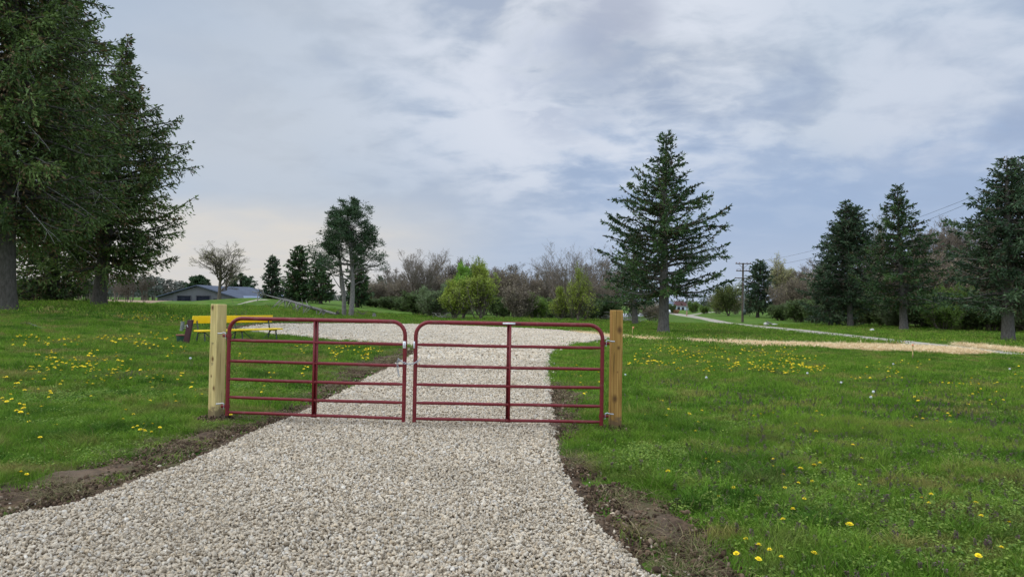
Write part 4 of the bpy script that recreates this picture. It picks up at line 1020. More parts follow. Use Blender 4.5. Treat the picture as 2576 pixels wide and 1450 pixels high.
def signboard():
    b = P(57, 78); t = thing('board_sign', 'pinkish brown board on two legs seen under the left spruce', 'sign', tuple(b))
    solid('board', [box(-.36, .36, -.05, .05, .22, .62)], M['signbrown'], t)
    for s in (-.25, .25): solid('leg', [box(s - .07, s + .07, -.04, .04, -.1, .217)], M['signbrown'], t)
signboard()
def tank():
    b = P(1674, 135); t = thing('storage_tank', 'small white tank mostly hidden behind the lone spruce trunk', 'tank', tuple(b))
    solid('body', [tube([(-.75, 0, .62), (-.70, 0, .62), (-.55, 0, .62), (.75, 0, .62), (.92, 0, .62), (.97, 0, .62)], [.05, .28, .42, .42, .28, .05], 18)], M['white'], t, smooth=True)
    for s in (-.4, .6): solid('leg', [box(s - .06, s + .06, -.3, .3, -.1, .3)], M['darkmetal'], t)
tank()

# ------------------------------------------------------------------ poles and wires
def utility():
    D = 92.0; b = P(1867, D); top = pt(1866.5, 661, D)[2] - b[2]; t = thing('utility_pole', 'brown wooden utility pole with stacked crossarms and a lamp beside the path', 'utility pole', tuple(b))
    solid('pole', [tube([(0, 0, -.3), (0, 0, top)], [.16, .11], 10)], M['polewood'], t)
    zof = lambda v: pt(1866.5, v, D)[2] - b[2]
    for v, w in ((662.8, 1.05), (681, .95), (699, 1.15)):
        z = zof(v); a = solid('crossarm', [box(-w, w, -.16, -.05, z - .06, z + .06)], M['polewood'], t)
        for x in (-w + .1, -w + .55, w - .55, w - .1):
            solid('insulator', [tube([(x, -.1, z + .062), (x, -.1, z + .16), (x, -.1, z + .18)], [.045, .055, .02], 8)], M['zinc'] if v > 690 else M['rust'], a)
    z = zof(699)
    for s in (-1, 1): solid('arm_brace', [tube([(s * .65, -.12, z - .07), (0, -.10, z - .55)], .025, 6)], M['zinc'], t); solid('arm_brace', [tube([(s * .65, -.12, zof(662.8) - .07), (0, -.10, zof(662.8) - .65)], .025, 6)], M['polewood'], t)
    solid('conduit', [tube([(.14, -.1, .9), (.14, -.1, top * .62)], .035, 8)], M['polegrey'], t)
    solid('meter_box', [box(-.02, .34, -.34, -.13, 1.05, 1.75)], M['darkmetal'], t)
    zl = zof(722)
    lp = solid('lamp_arm', [tube([(0, 0, zl - .1), (-.35, -.1, zl), (-.7, -.1, zl - .02)], .025, 8)], M['zinc'], t)
    solid('lamp', [tube([(-.72, -.1, zl + .07), (-.72, -.1, zl - .02), (-.72, -.1, zl - .16)], [.08, .17, .10], 12)], M['white'], lp)
    # wires run off to the right, towards and past the camera's side
    A = np.array([b[0], b[1], b[2] + top])
    for k, (dx, dz, lab) in enumerate(((1.0, .0, 'thin dark overhead wire from the pole top passing above the right spruces'), (-.9, -.95, 'second overhead wire running below the first from the middle crossarm'))):
        a = A + np.array([dx, -.1, dz + .1]); e = pt(2840, 300, 46) + np.array([dx, 0, dz]); q = np.linspace(0, 1, 40)
        p = a + (e - a) * q[:, None]; p[:, 2] -= 1.6 * 4 * q * (1 - q) * (1 if k == 0 else 1.25)
        o = solid('overhead_wire', [tube(p, .013, 5)], M['ink'], None); tag(o, lab, 'wire')
    e = pt(2840, 300, 46); g0 = tz(e[0], e[1]); t2 = thing('utility_pole', 'tall utility pole holding the far end of the overhead wires', 'utility pole', (e[0], e[1], g0))
    solid('pole', [tube([(0, 0, -.3), (0, 0, e[2] - g0 + .3)], [.17, .12], 10)], M['polewood'], t2); solid('crossarm', [box(-1.2, 1.2, -.16, -.05, e[2] - g0 - .2, e[2] - g0 - .06)], M['polewood'], t2)
    b = P(1727, 125); t = thing('utility_pole', 'slim pale pole with an orange foot in front of the red roofed house', 'utility pole', tuple(b))
    solid('pole', [tube([(0, 0, .9), (.05, 0, 6.2)], [.10, .08], 8)], M['barkgrey'], t); solid('base_sleeve', [tube([(0, 0, -.2), (0, 0, .897)], .115, 8)], M['signbrown'], t)
utility()
# ------------------------------------------------------------------ spruces
FULL = ([0, .08, .25, .5, .75, .92, 1], [.80, 1.0, .98, .74, .44, .2, .05])
def place_spruce(seed, u, dist, utop, vtop, hw, z0, prof, tr, bark, leafm, label, group=None, **kw):
    hw = hw * (.97 if hw > 250 or 1600 < u < 1700 else 1.0 if u > 2000 else .87); b = P(u, dist); tp = pt(utop, vtop, dist); H = tp[2] - b[2]; lean = (tp[0] - b[0], 0)
    if 'top2px' in kw:
        u2, v2, uo, zs = kw.pop('top2px'); q = pt(u2, v2, dist); kw['top2'] = (q[2] - b[2], (uo * dist / FPX, .3), (q[0] - b[0] - uo * dist / FPX, .3), zs)
    return plant('spruce_tree', label, 'spruce tree', b, spruce(seed, H, hw * dist / FPX, tr, z0, prof, lean=lean, **kw), bark, leafm, group)
# the great spruces on the left
place_spruce(11, 14, 29, 40, -520, 292, .17, ([0, .1, .3, .6, .85, 1], [.85, 1.0, .98, .60, .26, .05]), .37, 'barkdark', 'spruceolive', 'tallest dark spruce at the left edge, its thick trunk nearest the camera',
             up=.16, droop=.34, gap=.34, nb=8, twig=.36, tsp=.062, leaf=.19, lw=.065, hang=.6, spray=5, stub=10, brk=.04, dead=70)
place_spruce(12, 248, 36, 322, 98, 196, .15, ([0, .1, .3, .5, .58, .70, .80, .90, 1], [.92, 1.0, 1.0, .93, .78, .46, .22, .08, .04]), .34, 'barkdark', 'spruceolive', 'big dark spruce with thick trunk beside the sunlit rise, pointed top leaning right',
             up=.30, droop=.16, gap=.36, nb=8, twig=.34, tsp=.062, leaf=.20, lw=.07, hang=.5, spray=5, stub=6, side_bias=(.05, 0), brk=.08, dead=16)
place_spruce(13, 132, 42, 165, -240, 160, .015, ([0, .1, .3, .6, .85, 1], [.75, 1.0, 1.0, .72, .36, .05]), .34, 'barkdark', 'spruceolive', 'dense dark spruce standing between and behind the two thick left trunks',
             up=.2, droop=.34, gap=.40, nb=8, twig=.34, tsp=.09, leaf=.25, lw=.09, hang=.6, spray=4, brk=.0)
# the lone spruce
place_spruce(21, 1668, 45, 1676, 338, 172, .19, ([0, .05, .2, .32, .40, .50, .62, .72, .80, .88, .93, 1], [.98, 1.0, .97, .94, .90, .72, .50, .36, .26, .08, .13, .04]), .36, 'bark', 'spruce', 'lone open branched spruce standing by itself between the gate and the path',
             up=.40, droop=.16, gap=.50, nb=7, twig=.20, tsp=.05, leaf=.22, lw=.075, hang=.12, spray=4, stub=14, brk=.10, jit=.10)
place_spruce(22, 1597, 60, 1592, 585, 92, .22, ([0, .15, .4, .8, 1], [.9, 1.0, .85, .4, .05]), .27, 'bark', 'spruce', 'smaller spruce just behind the lone spruce, its crown thin and browned below',
             up=.2, droop=.2, gap=.42, nb=6, twig=.30, tsp=.10, leaf=.26, lw=.09, hang=.3, spray=4, stub=20, brk=.1)
place_spruce(23, 1905, 116, 1911, 654, 48, .13, ([0, .15, .4, .7, .9, 1], [.95, 1.0, .92, .66, .36, .08]), .28, 'barkdark', 'spruceblue', 'small rounded dark spruce right behind the utility pole',
             up=.2, droop=.15, gap=.42, nb=8, twig=.34, tsp=.12, leaf=.36, lw=.15, spray=4, brk=0)
# group on the right
place_spruce(31, 2088, 69, 2112, 560, 82, .07, ([0, .12, .35, .7, .9, 1], [.85, 1.0, .92, .60, .30, .05]), .22, 'barkdark', 'spruceblue', 'blue green spruce with thin trunk and foliage nearly to the grass',
             up=.16, droop=.22, gap=.38, nb=6, twig=.26, tsp=.065, leaf=.26, lw=.08, hang=.25, jit=.12, spray=4, brk=0)
place_spruce(32, 2138, 67, 2127, 504, 80, .20, ([0, .12, .35, .7, .9, 1], [.7, 1.0, .92, .55, .30, .05]), .27, 'bark', 'spruceblue', 'twin topped blue green spruce second in the right hand row',
             up=.2, droop=.2, gap=.38, nb=6, twig=.26, tsp=.065, leaf=.26, lw=.08, hang=.25, jit=.12, spray=4, brk=.03, top2px=(2154, 514, 18, .55))
place_spruce(33, 2273, 60, 2256, 467, 108, .17, ([0, .12, .3, .5, .68, .82, .92, 1], [.85, 1.0, .95, .74, .52, .30, .14, .05]), .33, 'bark', 'spruce', 'dark spruce in the middle of the right row with twiggy lower branches',
             up=.24, droop=.2, gap=.48, nb=7, twig=.24, tsp=.06, leaf=.25, lw=.08, hang=.25, jit=.12, spray=4, stub=14, brk=.1)
place_spruce(34, 2535, 40, 2532, 391, 152, .19, ([0, .1, .3, .5, .68, .82, .92, 1], [.90, 1.0, .94, .78, .55, .30, .14, .05]), .33, 'bark', 'spruceblue', 'large spruce with forked double top and bare lower trunk at the right edge',
             up=.22, droop=.22, gap=.46, nb=7, twig=.22, tsp=.055, leaf=.22, lw=.075, hang=.3, jit=.12, spray=4, stub=10, brk=.08, top2px=(2580, 388, 42, .34))
# dark row behind the pines
for k, (u, d, vt, hw, z0, lab) in enumerate([(685, 96, 646, 28, .02, 'narrow blue green spruce standing apart at the left of the pine group'),
                                         (751, 92, 622, 46, .06, 'broad dark spruce between the narrow spruce and the pines'),
                                         (806, 90, 652, 40, .12, 'dark spruce hidden half behind the left pine trunks'),
                                         (898, 90, 650, 38, .12, 'dark spruce directly right of the tall pine trunk')]):
    place_spruce(40 + k, u, d, u + 2, vt, hw, z0, ([0, .15, .4, .7, .9, 1], [.9, 1.0, .90, .66, .36, .08]), .24, 'barkdark', 'spruceblue' if k == 0 else 'spruce', lab,
                 up=.16, droop=.2, gap=.42, nb=8, twig=.34, tsp=.12, leaf=.38, lw=.16, spray=4, brk=0)

# ------------------------------------------------------------------ the tall pines
def pine(seed, path, r0, ncr, smin, ratio, dead=8, leafn=6, ll=.26, lw=.055, rr=None):
    rng = np.random.default_rng(seed); K = len(path)
    R0 = r0 * (1 - .75 * np.linspace(0, 1, K)); trunk = [(*tubes(path, R0, 9), 0)]
    Pp, Rp = children(rng, path[None], R0[None], ncr, ratio, (1.0, 1.55), .08, 8, smin, rfac=.38, wig=.035, ltap=.90)
    trunk.append((*tubes(Pp, Rp, 4), 0))
    P2, R2 = children(rng, Pp, Rp, 7, .40, (.4, 1.1), .10, 5, .40, rfac=.5, wig=.05); trunk.append((*tubes(P2, R2, 3), 0))
    P3, R3 = children(rng, P2, R2, 7, .5, (.3, .9), .3, 4, .3, rfac=.6, wig=.05)
    p = np.concatenate([P3[:, -1], P2[:, -1]]); n = leafn
    pp = np.repeat(p, n, 0) + rng.normal(0, .09, (len(p) * n, 3)) * [1.3, 1.3, .6]; dd = rdir(rng, len(pp)) * [1.2, 1.2, .7] + [0, 0, .30]
    va = np.repeat(rng.uniform(.1, 1, len(p)), n)
    dv = diamonds(pp, dd, ll * rng.uniform(.6, 1.2, len(pp)), lw, rng, va)
    if dead:
        Pd, Rd = children(rng, path[None, :K * 2 // 3 + 1], R0[None, :K * 2 // 3 + 1], dead, .22, (1.1, 1.6), .1, 7, .25, rfac=.3, wig=.05)
        trunk.append((*tubes(Pd, Rd, 4), 0))
        Pe, Re = children(rng, Pd, Rd, 3, .4, (.4, .9), .1, 5, .4, rmin=.008); trunk.append((*tubes(Pe, Re, 3), 0))
    return trunk, [(dv[0], dv[1], 1, dv[2])]
def pines():
    d = 61.0; b = P(882, d); top = pt(880, 509, d); H = top[2] - b[2]; q = np.linspace(0, 1, 14)
    path = np.stack([(top[0] - b[0]) * q + .18 * np.sin(q * 5), .1 * np.sin(q * 4), -.2 + (H + .2 - .5) * q], -1)
    t, c = pine(3, path, .25, 70, .36, .40); 
    # long pale dead limb to the right
    s = np.linspace(0, 1, 7); z = H * .36
    t.append((*tubes(np.stack([.1 + 3.2 * s, .2 * s, z + 1.0 * s + .2 * np.sin(s * 6)], -1), .05 * (1 - .8 * s), 5), 0))
    plant('pine_tree', 'tall pine with straight grey trunk and flat clumped crown, the highest of its group', 'pine tree', b, (t, c), 'barkgrey', 'pine')
    b = P(865, d + .6); top = pt(852, 575, d + .6); H = top[2] - b[2]
    path = np.stack([(top[0] - b[0]) * q + .12 * np.sin(q * 6), -.1 * np.sin(q * 5), -.2 + (H + .2) * q], -1)
    t, c = pine(6, path, .22, 24, .62, .42, dead=10)
    s = np.linspace(0, 1, 9); z = H * .22
    t.append((*tubes(np.stack([-.05 - .75 * s + .2 * s * s - .1 * np.sin(s * 5), .1 * s, z + (H * .42) * s], -1), .12 * (1 - .75 * s), 7), 0))
    t.append((*tubes(np.stack([-.2 - 1.9 * s, .3 * s, H * .30 + 3.0 * s ** 1.3], -1), .05 * (1 - .8 * s), 5), 0))
    plant('pine_tree', 'thinner forked pine with dead pale limbs left of the tall pine', 'pine tree', b, (t, c), 'barkgrey', 'pine')
    for k, (u, dd, vt, lab) in enumerate([(600, 215, 688, 'dark flat topped pine rising behind the barn roof'), (497, 215, 694, 'dark low pine at the left behind the barn roof ridge')]):
        b = P(u, dd); H = pt(u, vt, dd)[2] - b[2]; path = np.stack([.3 * np.sin(q * 3), 0 * q, -.2 + H * q * .93], -1)
        plant('pine_tree', lab, 'pine tree', b, pine(20 + k, path, .25, 30, .35, .62, dead=0, ll=.7, lw=.22), 'bark', 'pine')
pines()

# ------------------------------------------------------------------ bare and budding trees
def place_tree(u, dist, vtop, hw, parts, bark, leafm, label, kind='bare_tree', cat='tree', rz=0, group=None, utop=None):
    b = P(u, dist); H = pt(u, vtop, dist)[2] - b[2]; t, c = fit(*parts, H, hw * dist / FPX)
    return plant(kind, label, cat, b, (t, c), bark, leafm, group, rz)
BARE = lambda seed, **k: broadleaf(seed, 9, [(20, .58, (.5, 1.3), .14, .18), (8, .50, (.35, .95), .10, .22), (7, .48, (.3, .9), .08, .25), (4, .5, (.3, .8), .05, .3)], **{**dict(tr=.20, stemfrac=.72, rmin=.010), **k})
place_tree(551, 92, 604, 76, BARE(5, leaf=dict(n=.6, l=.09, w=.05, spread=.03)), 'twig', 'palebud', 'rounded bare tree with buff buds standing in front of the barn')
place_tree(1054, 96, 621, 66, broadleaf(8, 9, [(8, .62, (.3, .8), .3, .12), (7, .5, (.3, .85), .15, .2), (6, .5, (.3, .9), .1, .2), (4, .55, (.3, .8), .05, .2)], tr=.16, stems=5, fan=.40, stemfrac=.62, rmin=.010, leaf=dict(n=.10, l=.12, w=.08)), 'twigred', 'bud', 'spreading bare reddish brown tree above the thicket left of the pears')
place_tree(1146, 104, 644, 40, broadleaf(9, 9, [(8, .6, (.3, .7), .35, .15), (9, .5, (.3, .7), .25, .2), (8, .5, (.3, .8), .15, .2), (4, .55, (.3, .8), .1, .2)], tr=.14, stems=4, fan=.25, rmin=.015, leaf=dict(n=.5, l=.2, w=.12)), 'twig', 'bud', 'pale budding tree with upright twigs peeking over the left pear')
place_tree(1432, 92, 597, 98, broadleaf(10, 9, [(7, .60, (.18, .5), .30, .15), (6, .52, (.25, .7), .2, .2), (5, .5, (.3, .8), .12, .2), (3, .5, (.3, .8), .05, .2)], tr=.10, stems=9, fan=.42, stemfrac=.72, rmin=.009), 'twigred', None, 'tall wide bare tree of many thin stems left of the lone spruce')
place_tree(1978, 128, 629, 48, broadleaf(12, 9, [(8, .6, (.2, .5), .35, .2), (8, .5, (.3, .6), .3, .2), (7, .5, (.3, .7), .2, .2), (4, .5, (.3, .8), .1, .2)], tr=.14, stems=4, fan=.22, stemfrac=.75, rmin=.018, leaf=dict(n=1.2, l=.22, w=.13)), 'twigpale', 'palebud', 'pale yellow budding tree with upright branches right of the rounded spruce')
place_tree(1832, 128, 703, 44, broadleaf(14, 9, [(12, .5, (.4, 1.1), .15, .06), (9, .5, (.4, .9), .08, .1), (7, .5, (.3, .9), .05, .2)], tr=.12, stems=4, fan=.2, stemfrac=.85, rmin=.015, leaf=dict(n=6, l=.30, w=.18, spread=.3)), 'twig', 'dullyellow', 'full yellow green tree just left of the utility pole', 'leafing_tree')
place_tree(2201, 96, 508, 40, broadleaf(15, 12, [(9, .5, (.2, .5), .3, .4), (7, .45, (.3, .7), .2, .3), (5, .5, (.3, .8), .1, .2)], tr=.10, stemfrac=.95, rmin=.016), 'twigpale', None, 'slender bare tree rising behind the gap between right row spruces')
# pear trees, upright and just in leaf
def pear(seed, H, n=9, stems=1, **k):
    return broadleaf(seed, H, [(40, .50, (.30, 1.05), .42, .05), (10, .42, (.2, .7), .30, .15), (5, .5, (.2, .8), .25, .2)], tr=.085, stems=stems, fan=.06, stemfrac=.92, rmin=.009,
                     leaf=dict(n=n * .75, l=.12, w=.085, spread=.08, up=.7), **k)
def pearshape(parts, H):
    """broad low, narrowing to the top"""
    t, c = parts
    for p in t + c:
        p[0][:, 2] = np.maximum(p[0][:, 2] - .10 * H * (p is not t[0]), -.1); z = np.clip(p[0][:, 2] / H, 0, 1.05); s = np.interp(z, [0, .1, .3, .55, .8, 1.0], [1.0, 1.15, 1.12, 1.0, .80, .50]); p[0][:, :2] *= s[:, None]
    return t, c
place_tree(1164, 63, 648, 52, pearshape(pear(31, 5, 13), 5), 'twig', 'pearb', 'bright green upper left pear of the overlapping pair beyond the parking pad', 'leafing_tree')
place_tree(1208, 61.5, 640, 54, pearshape(pear(32, 5.2, 11), 5.2), 'twig', 'pear', 'yellow green pear with dark trunk, right one of the overlapping pair', 'leafing_tree')
place_tree(1146, 61, 690, 36, pearshape(pear(33, 4, 9), 4), 'twig', 'pear', 'lower yellow green leafy stem at the left foot of the pear pair', 'leafing_tree')
place_tree(1453, 62, 654, 43, pearshape(pear(34, 5, 6), 5), 'twig', 'pear', 'single thin leafed pear with dark trunk left of the lone spruce', 'leafing_tree')
place_tree(1412, 63, 716, 26, pearshape(pear(35, 3, 5), 3), 'twig', 'pear', 'very small leafing sapling close left of the single pear', 'leafing_tree')
place_tree(606, 28, 745, 26, broadleaf(36, 1.4, [(3, .6, (.3, .6), .3, .1), (3, .5, (.3, .7), .2, .3)], tr=.010, stems=5, fan=.45, stemfrac=.9, rmin=.003), 'twig', None, 'knee high bare sapling with a few thin stems behind the yellow bench', 'sapling')

# ------------------------------------------------------------------ thickets: a few bushes built, then copied
def brush_mesh(seed, H, stems, fan, leaf, levels=None, rmin=.014, tr=.05):
    return broadleaf(seed, H, levels or [(8, .5, (.2, .6), .25, .15), (7, .5, (.3, .8), .15, .2), (5, .5, (.3, .9), .1, .2)], tr=tr, stems=stems, fan=fan, stemfrac=.8, rmin=rmin, leaf=leaf)
HOLD = {}
def variant(key, parts, H, R, bark, leafm, kind, cat, stemless=False):
    for p in parts[0] + parts[1]: p[0][:, 2] = np.maximum(p[0][:, 2] - .22 * H * (kind != 'spruce_tree') * (stemless or kind.endswith('bush')), -.12)
    t, c = fit(*parts, H, R); o = plant(kind, 'x', cat, (0, 0, 0), (t, c), bark, leafm); HOLD[key] = [o, False, H, R]
for k in range(4): variant('brown%d' % k, brush_mesh(50 + k, 6, 11, .35, dict(n=1.6, l=.20, w=.12, spread=.15), rmin=.016), 6, 2.6, 'twigred' if k % 2 else 'twig', 'bud', 'bare_bush', 'bush')
for k in range(2): variant('bare%d' % k, broadleaf(60 + k, 9, [(10, .5, (.3, .8), .25, .25), (8, .5, (.3, .8), .2, .2), (6, .5, (.3, .8), .1, .2), (4, .5, (.3, .8), .1, .2)], tr=.12, stems=2, fan=.12, stemfrac=.8, rmin=.015, leaf=dict(n=.35, l=.16, w=.1)), 9, 3.2, 'twigred' if k else 'twig', 'bud', 'bare_tree', 'tree')
for k in range(2): variant('green%d' % k, brush_mesh(70 + k, 3.4, 10, .5, dict(n=6, l=.20, w=.13, spread=.14)), 3.4, 2.4, 'twig', 'darkleaf', 'leafy_bush', 'bush')
variant('spring', brush_mesh(75, 3.4, 10, .45, dict(n=4, l=.17, w=.12, spread=.12)), 3.4, 2.0, 'twig', 'bright', 'leafy_bush', 'bush')
variant('oliveb', brush_mesh(76, 3.6, 12, .45, dict(n=6, l=.14, w=.08, spread=.12)), 3.6, 2.2, 'twig', 'olive', 'leafy_bush', 'bush')
variant('darkcon', spruce(77, 7, 2.6, .15, .05, FULL, gap=.5, nb=7, tsp=.25, leaf=.42, lw=.14, spray=3, brk=0), 7, 2.6, 'barkdark', 'pine', 'spruce_tree', 'spruce tree')
_rz = np.random.default_rng(99)
def put(key, u, dist, vtop, hw, label, group=None, du=0):
    h = HOLD[key]; b = P(u, dist); H = pt(u, vtop - (6 if key[:5] in ('brown', 'bare0', 'bare1') else 0), dist)[2] - b[2]; s = H / h[2]; sx = 1.12 * hw * dist / FPX / h[3]; rz = float(_rz.uniform(0, 6.28))
    if not h[1]:
        o = h[0]; h[1] = True; o.location = tuple(b); o.rotation_euler = (0, 0, rz); o.scale = (sx, sx, s); o['label'] = label
        if group: o['group'] = group
        return o
    return dup(h[0], tuple(b), rz, (sx, sx, s), label, group)
# single bushes one can point to
put('oliveb', 1088, 70, 700, 44, 'grey green leafy bush at the left of the pear pair')
put('green0', 1052, 76, 728, 38, 'dark low bush at the left end of the centre thicket')
put('spring', 1346, 78, 729, 34, 'fresh green bush between the two groups of pears')
put('brown0', 1300, 76, 708, 46, 'reddish brown twiggy bush right of the pear pair')
put('oliveb', 1428, 74, 738, 40, 'thin greenish bush behind the single pear')
put('spring', 1746, 165, 752, 16, 'round light green bush right of the red roofed house')
put('darkcon', 1772, 190, 739, 15, 'small hazy conifer between the house and the yellow green tree')
put('spring', 1773, 150, 764, 13, 'tiny fresh green bush at the bend of the branch path')
put('green1', 1688, 150, 762, 9, 'dark small bush left of the red roofed house')
put('brown1', 1640, 88, 760, 36, 'pale brown twiggy bush between the two spruce trunks')
put('spring', 1994, 120, 728, 32, 'bright green bush at the left end of the right thicket')
put('brown2', 1957, 118, 752, 22, 'low brown bush right of the rounded dark spruce')
for u_, d_, v_, w_ in ((1806, 150, 735, 22), (1850, 145, 738, 24), (1880, 140, 742, 22)): put('brown3', u_, d_, v_, w_, 'hazy brown bush behind the utility pole and yellow green tree', 'brown bushes behind the utility pole')
put('darkcon', 955, 120, 690, 22, 'small dark conifer poking above the brown thicket near the pines')
put('darkcon', 1590, 110, 640, 30, 'dark conifer seen through the small browned spruce')
gC = 'brown thicket beyond the parking pad'
for u, d, v, hw in [(925, 108, 706, 26), (948, 112, 704, 28), (975, 110, 702, 30), (1002, 104, 700, 30), (1030, 100, 698, 32), (1062, 98, 706, 30), (1100, 100, 694, 34), (1135, 100, 690, 34), (1175, 104, 684, 36), (1215, 104, 682, 36),
                    (1246, 104, 674, 34), (1276, 102, 672, 34), (1306, 100, 676, 34), (1340, 102, 688, 32), (1372, 100, 684, 34), (1405, 98, 690, 34), (1440, 96, 696, 34), (1475, 98, 700, 34), (1505, 100, 694, 34), (1535, 104, 690, 34)]:
    put('brown%d' % int(_rz.integers(0, 4)), u, d, v + float(_rz.uniform(-6, 6)), hw, 'bare brown bush in the thicket behind the pear trees', gC)
for u, d, v, hw in [(940, 100, 748, 28), (985, 96, 742, 30), (1020, 92, 744, 28), (1110, 88, 742, 30), (1260, 92, 738, 32), (1320, 92, 744, 32), (1380, 88, 744, 30), (1480, 88, 748, 30), (1520, 92, 740, 32)]:
    put('green%d' % int(_rz.integers(0, 2)), u, d, v, hw, 'dark green low bush at the foot of the brown thicket', 'undergrowth of the centre thicket')
for u, d, v, hw in [(1010, 120, 690, 34), (1250, 122, 676, 34), (1345, 118, 684, 34), (1520, 118, 652, 46), (1555, 112, 668, 40), (975, 124, 676, 34), (1105, 122, 668, 40), (1200, 124, 668, 40), (1290, 122, 664, 40), (1385, 120, 668, 42), (1478, 120, 664, 42)]:
    put('bare%d' % int(_rz.integers(0, 2)), u, d, v, hw, 'taller bare tree rising out of the centre thicket', 'bare trees in the centre thicket')
gR = 'thicket behind the right row of spruces'
for u, d, v, hw in [(1968, 112, 712, 30), (2000, 108, 696, 34), (2036, 104, 688, 34), (2075, 98, 676, 36), (2115, 96, 672, 38), (2160, 94, 668, 40), (2205, 90, 664, 42), (2250, 88, 652, 42), (2300, 84, 640, 46), (2345, 82, 626, 46),
                    (2390, 80, 616, 48), (2435, 78, 630, 48), (2480, 76, 640, 48), (2530, 74, 640, 50), (2580, 72, 636, 50), (2640, 70, 630, 54), (2710, 68, 636, 54)]:
    put('brown%d' % int(_rz.integers(0, 4)), u, d, v + float(_rz.uniform(-8, 8)), hw, 'bare reddish brown bush in the thicket behind the right spruces', gR)
for u, d, v, hw in [(2210, 100, 574, 52), (2318, 92, 578, 54), (2376, 88, 546, 58), (2440, 86, 556, 56), (2500, 84, 590, 54), (2565, 82, 580, 56), (2650, 80, 580, 60), (2180, 104, 590, 46), (2262, 96, 600, 50), (2345, 94, 566, 50), (2408, 90, 572, 52), (2470, 88, 570, 52), (2020, 116, 668, 36), (2060, 112, 650, 38)]:
    put('bare%d' % int(_rz.integers(0, 2)), u, d, v, hw, 'bare reddish tree standing tall above the right thicket', 'bare trees above the right thicket')
for u, d, v, hw in [(1965, 100, 762, 30), (2010, 92, 752, 34), (2048, 86, 748, 36), (2090, 82, 742, 38), (2135, 80, 744, 38), (2180, 76, 738, 40), (2225, 74, 736, 42), (2270, 72, 734, 42), (2320, 69, 728, 46), (2365, 67, 722, 46),
                    (2410, 66, 716, 48), (2455, 63, 722, 48), (2500, 61, 728, 50), (2550, 60, 726, 52), (2600, 58, 720, 54), (2665, 57, 720, 56), (2740, 56, 716, 60)]:
    put('green%d' % int(_rz.integers(0, 2)), u, d, v + float(_rz.uniform(-8, 8)), hw, 'dark leafy bush at the foot of the right thicket', 'undergrowth of the right thicket')
for u, d, v, hw in [(2150, 78, 745, 26), (2245, 71, 748, 30), (2372, 62, 742, 40), (2418, 64, 700, 34), (2330, 70, 700, 30)]:
    put('oliveb' if u % 2 else 'spring', u, d, v, hw, 'lighter green bush showing between the right spruce trunks', 'light bushes between the right spruces')
# ornamental clump
def ornamental():
    rng = np.random.default_rng(5); b = P(1699, 150); n = 900; a = rng.uniform(0, 6.28, n); r = .5 * np.sqrt(rng.random(n)); p = np.stack([r * np.cos(a), r * np.sin(a), 0 * r], -1)
    d = np.stack([np.cos(a) * rng.uniform(.1, .8, n), np.sin(a) * rng.uniform(.1, .8, n), np.ones(n)], -1); dv = diamonds(p, d, rng.uniform(.6, 1.1, n), .06, rng, rng.random(n))
    o = link('ornamental_grass', mesh_np('ornamental_grass', [(dv[0], dv[1], 0, dv[2])], [M['drystalk']]), None, tuple(b)); tag(o, 'dry orange clump of tall grass in front of the red roofed house', 'grass clump')
ornamental()
# trees at the edge of the left wood one can tell apart
for u, d, v, hw in [(462 - 320, 100, 700, 22), (200, 96, 690, 26), (292, 88, 690, 26), (330, 92, 694, 24), (362, 95, 690, 24), (318, 80, 712, 22)]:
    put('bare%d' % int(_rz.integers(0, 2)), u, d, v, hw, 'thin bare tree standing in front of the far left wood', 'bare trees before the left wood')
def farwood():
    rng = np.random.default_rng(15); parts = []
    for k in range(150):
        u = rng.uniform(-120, 500) if k < 130 else rng.uniform(700, 960); d = rng.uniform(212, 250); b = P(u, d); vt = rng.uniform(693, 716) + max(0, (u - 380)) * .12; H = max(4.5, pt(u, vt, d)[2] - b[2]); q = np.linspace(0, 1, 4)[:, None]
        v, f = tubes(b + np.array([[rng.normal(0, .3), 0, H]]) * q, np.array([.2, .16, .12, .05]), 4); parts.append((v, f, 0))
        n = 150; t = rng.uniform(.25, 1, n); R = H * .24 * (1.15 - t) ** .6 + .2; a = rng.uniform(0, 6.28, n); r = R * np.sqrt(rng.random(n))
        p = b + np.stack([r * np.cos(a), r * np.sin(a), t * H], -1); dv = diamonds(p, np.stack([np.cos(a), np.sin(a), rng.normal(0, .35, n)], -1), rng.uniform(.6, 1.5, n), rng.uniform(.25, .6, n), rng, np.full(n, rng.random())); parts.append((dv[0], dv[1], 1, dv[2]))
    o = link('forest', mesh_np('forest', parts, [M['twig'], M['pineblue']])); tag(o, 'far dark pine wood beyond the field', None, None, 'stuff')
    parts = []
    for k in range(1500):
        a = rng.uniform(-1.0, 1.0); r = rng.uniform(620, 720); x, y = r * math.sin(a), r * math.cos(a); z = tz(x, y) - .5; n = 16; H = rng.uniform(3.5, 6.5)
        p = np.array([x, y, z]) + rng.normal(size=(n, 3)) * [3.5, 3, 0] + np.stack([0 * np.zeros(n), np.zeros(n), rng.uniform(0, H, n)], -1)
        dv = diamonds(p, rdir(rng, n), rng.uniform(1.5, 3.5, n), rng.uniform(1, 2.2, n), rng, np.full(n, rng.random())); parts.append((dv[0], dv[1], 0, dv[2]))
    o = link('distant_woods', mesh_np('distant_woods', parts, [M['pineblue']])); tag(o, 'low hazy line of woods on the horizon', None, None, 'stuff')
farwood()

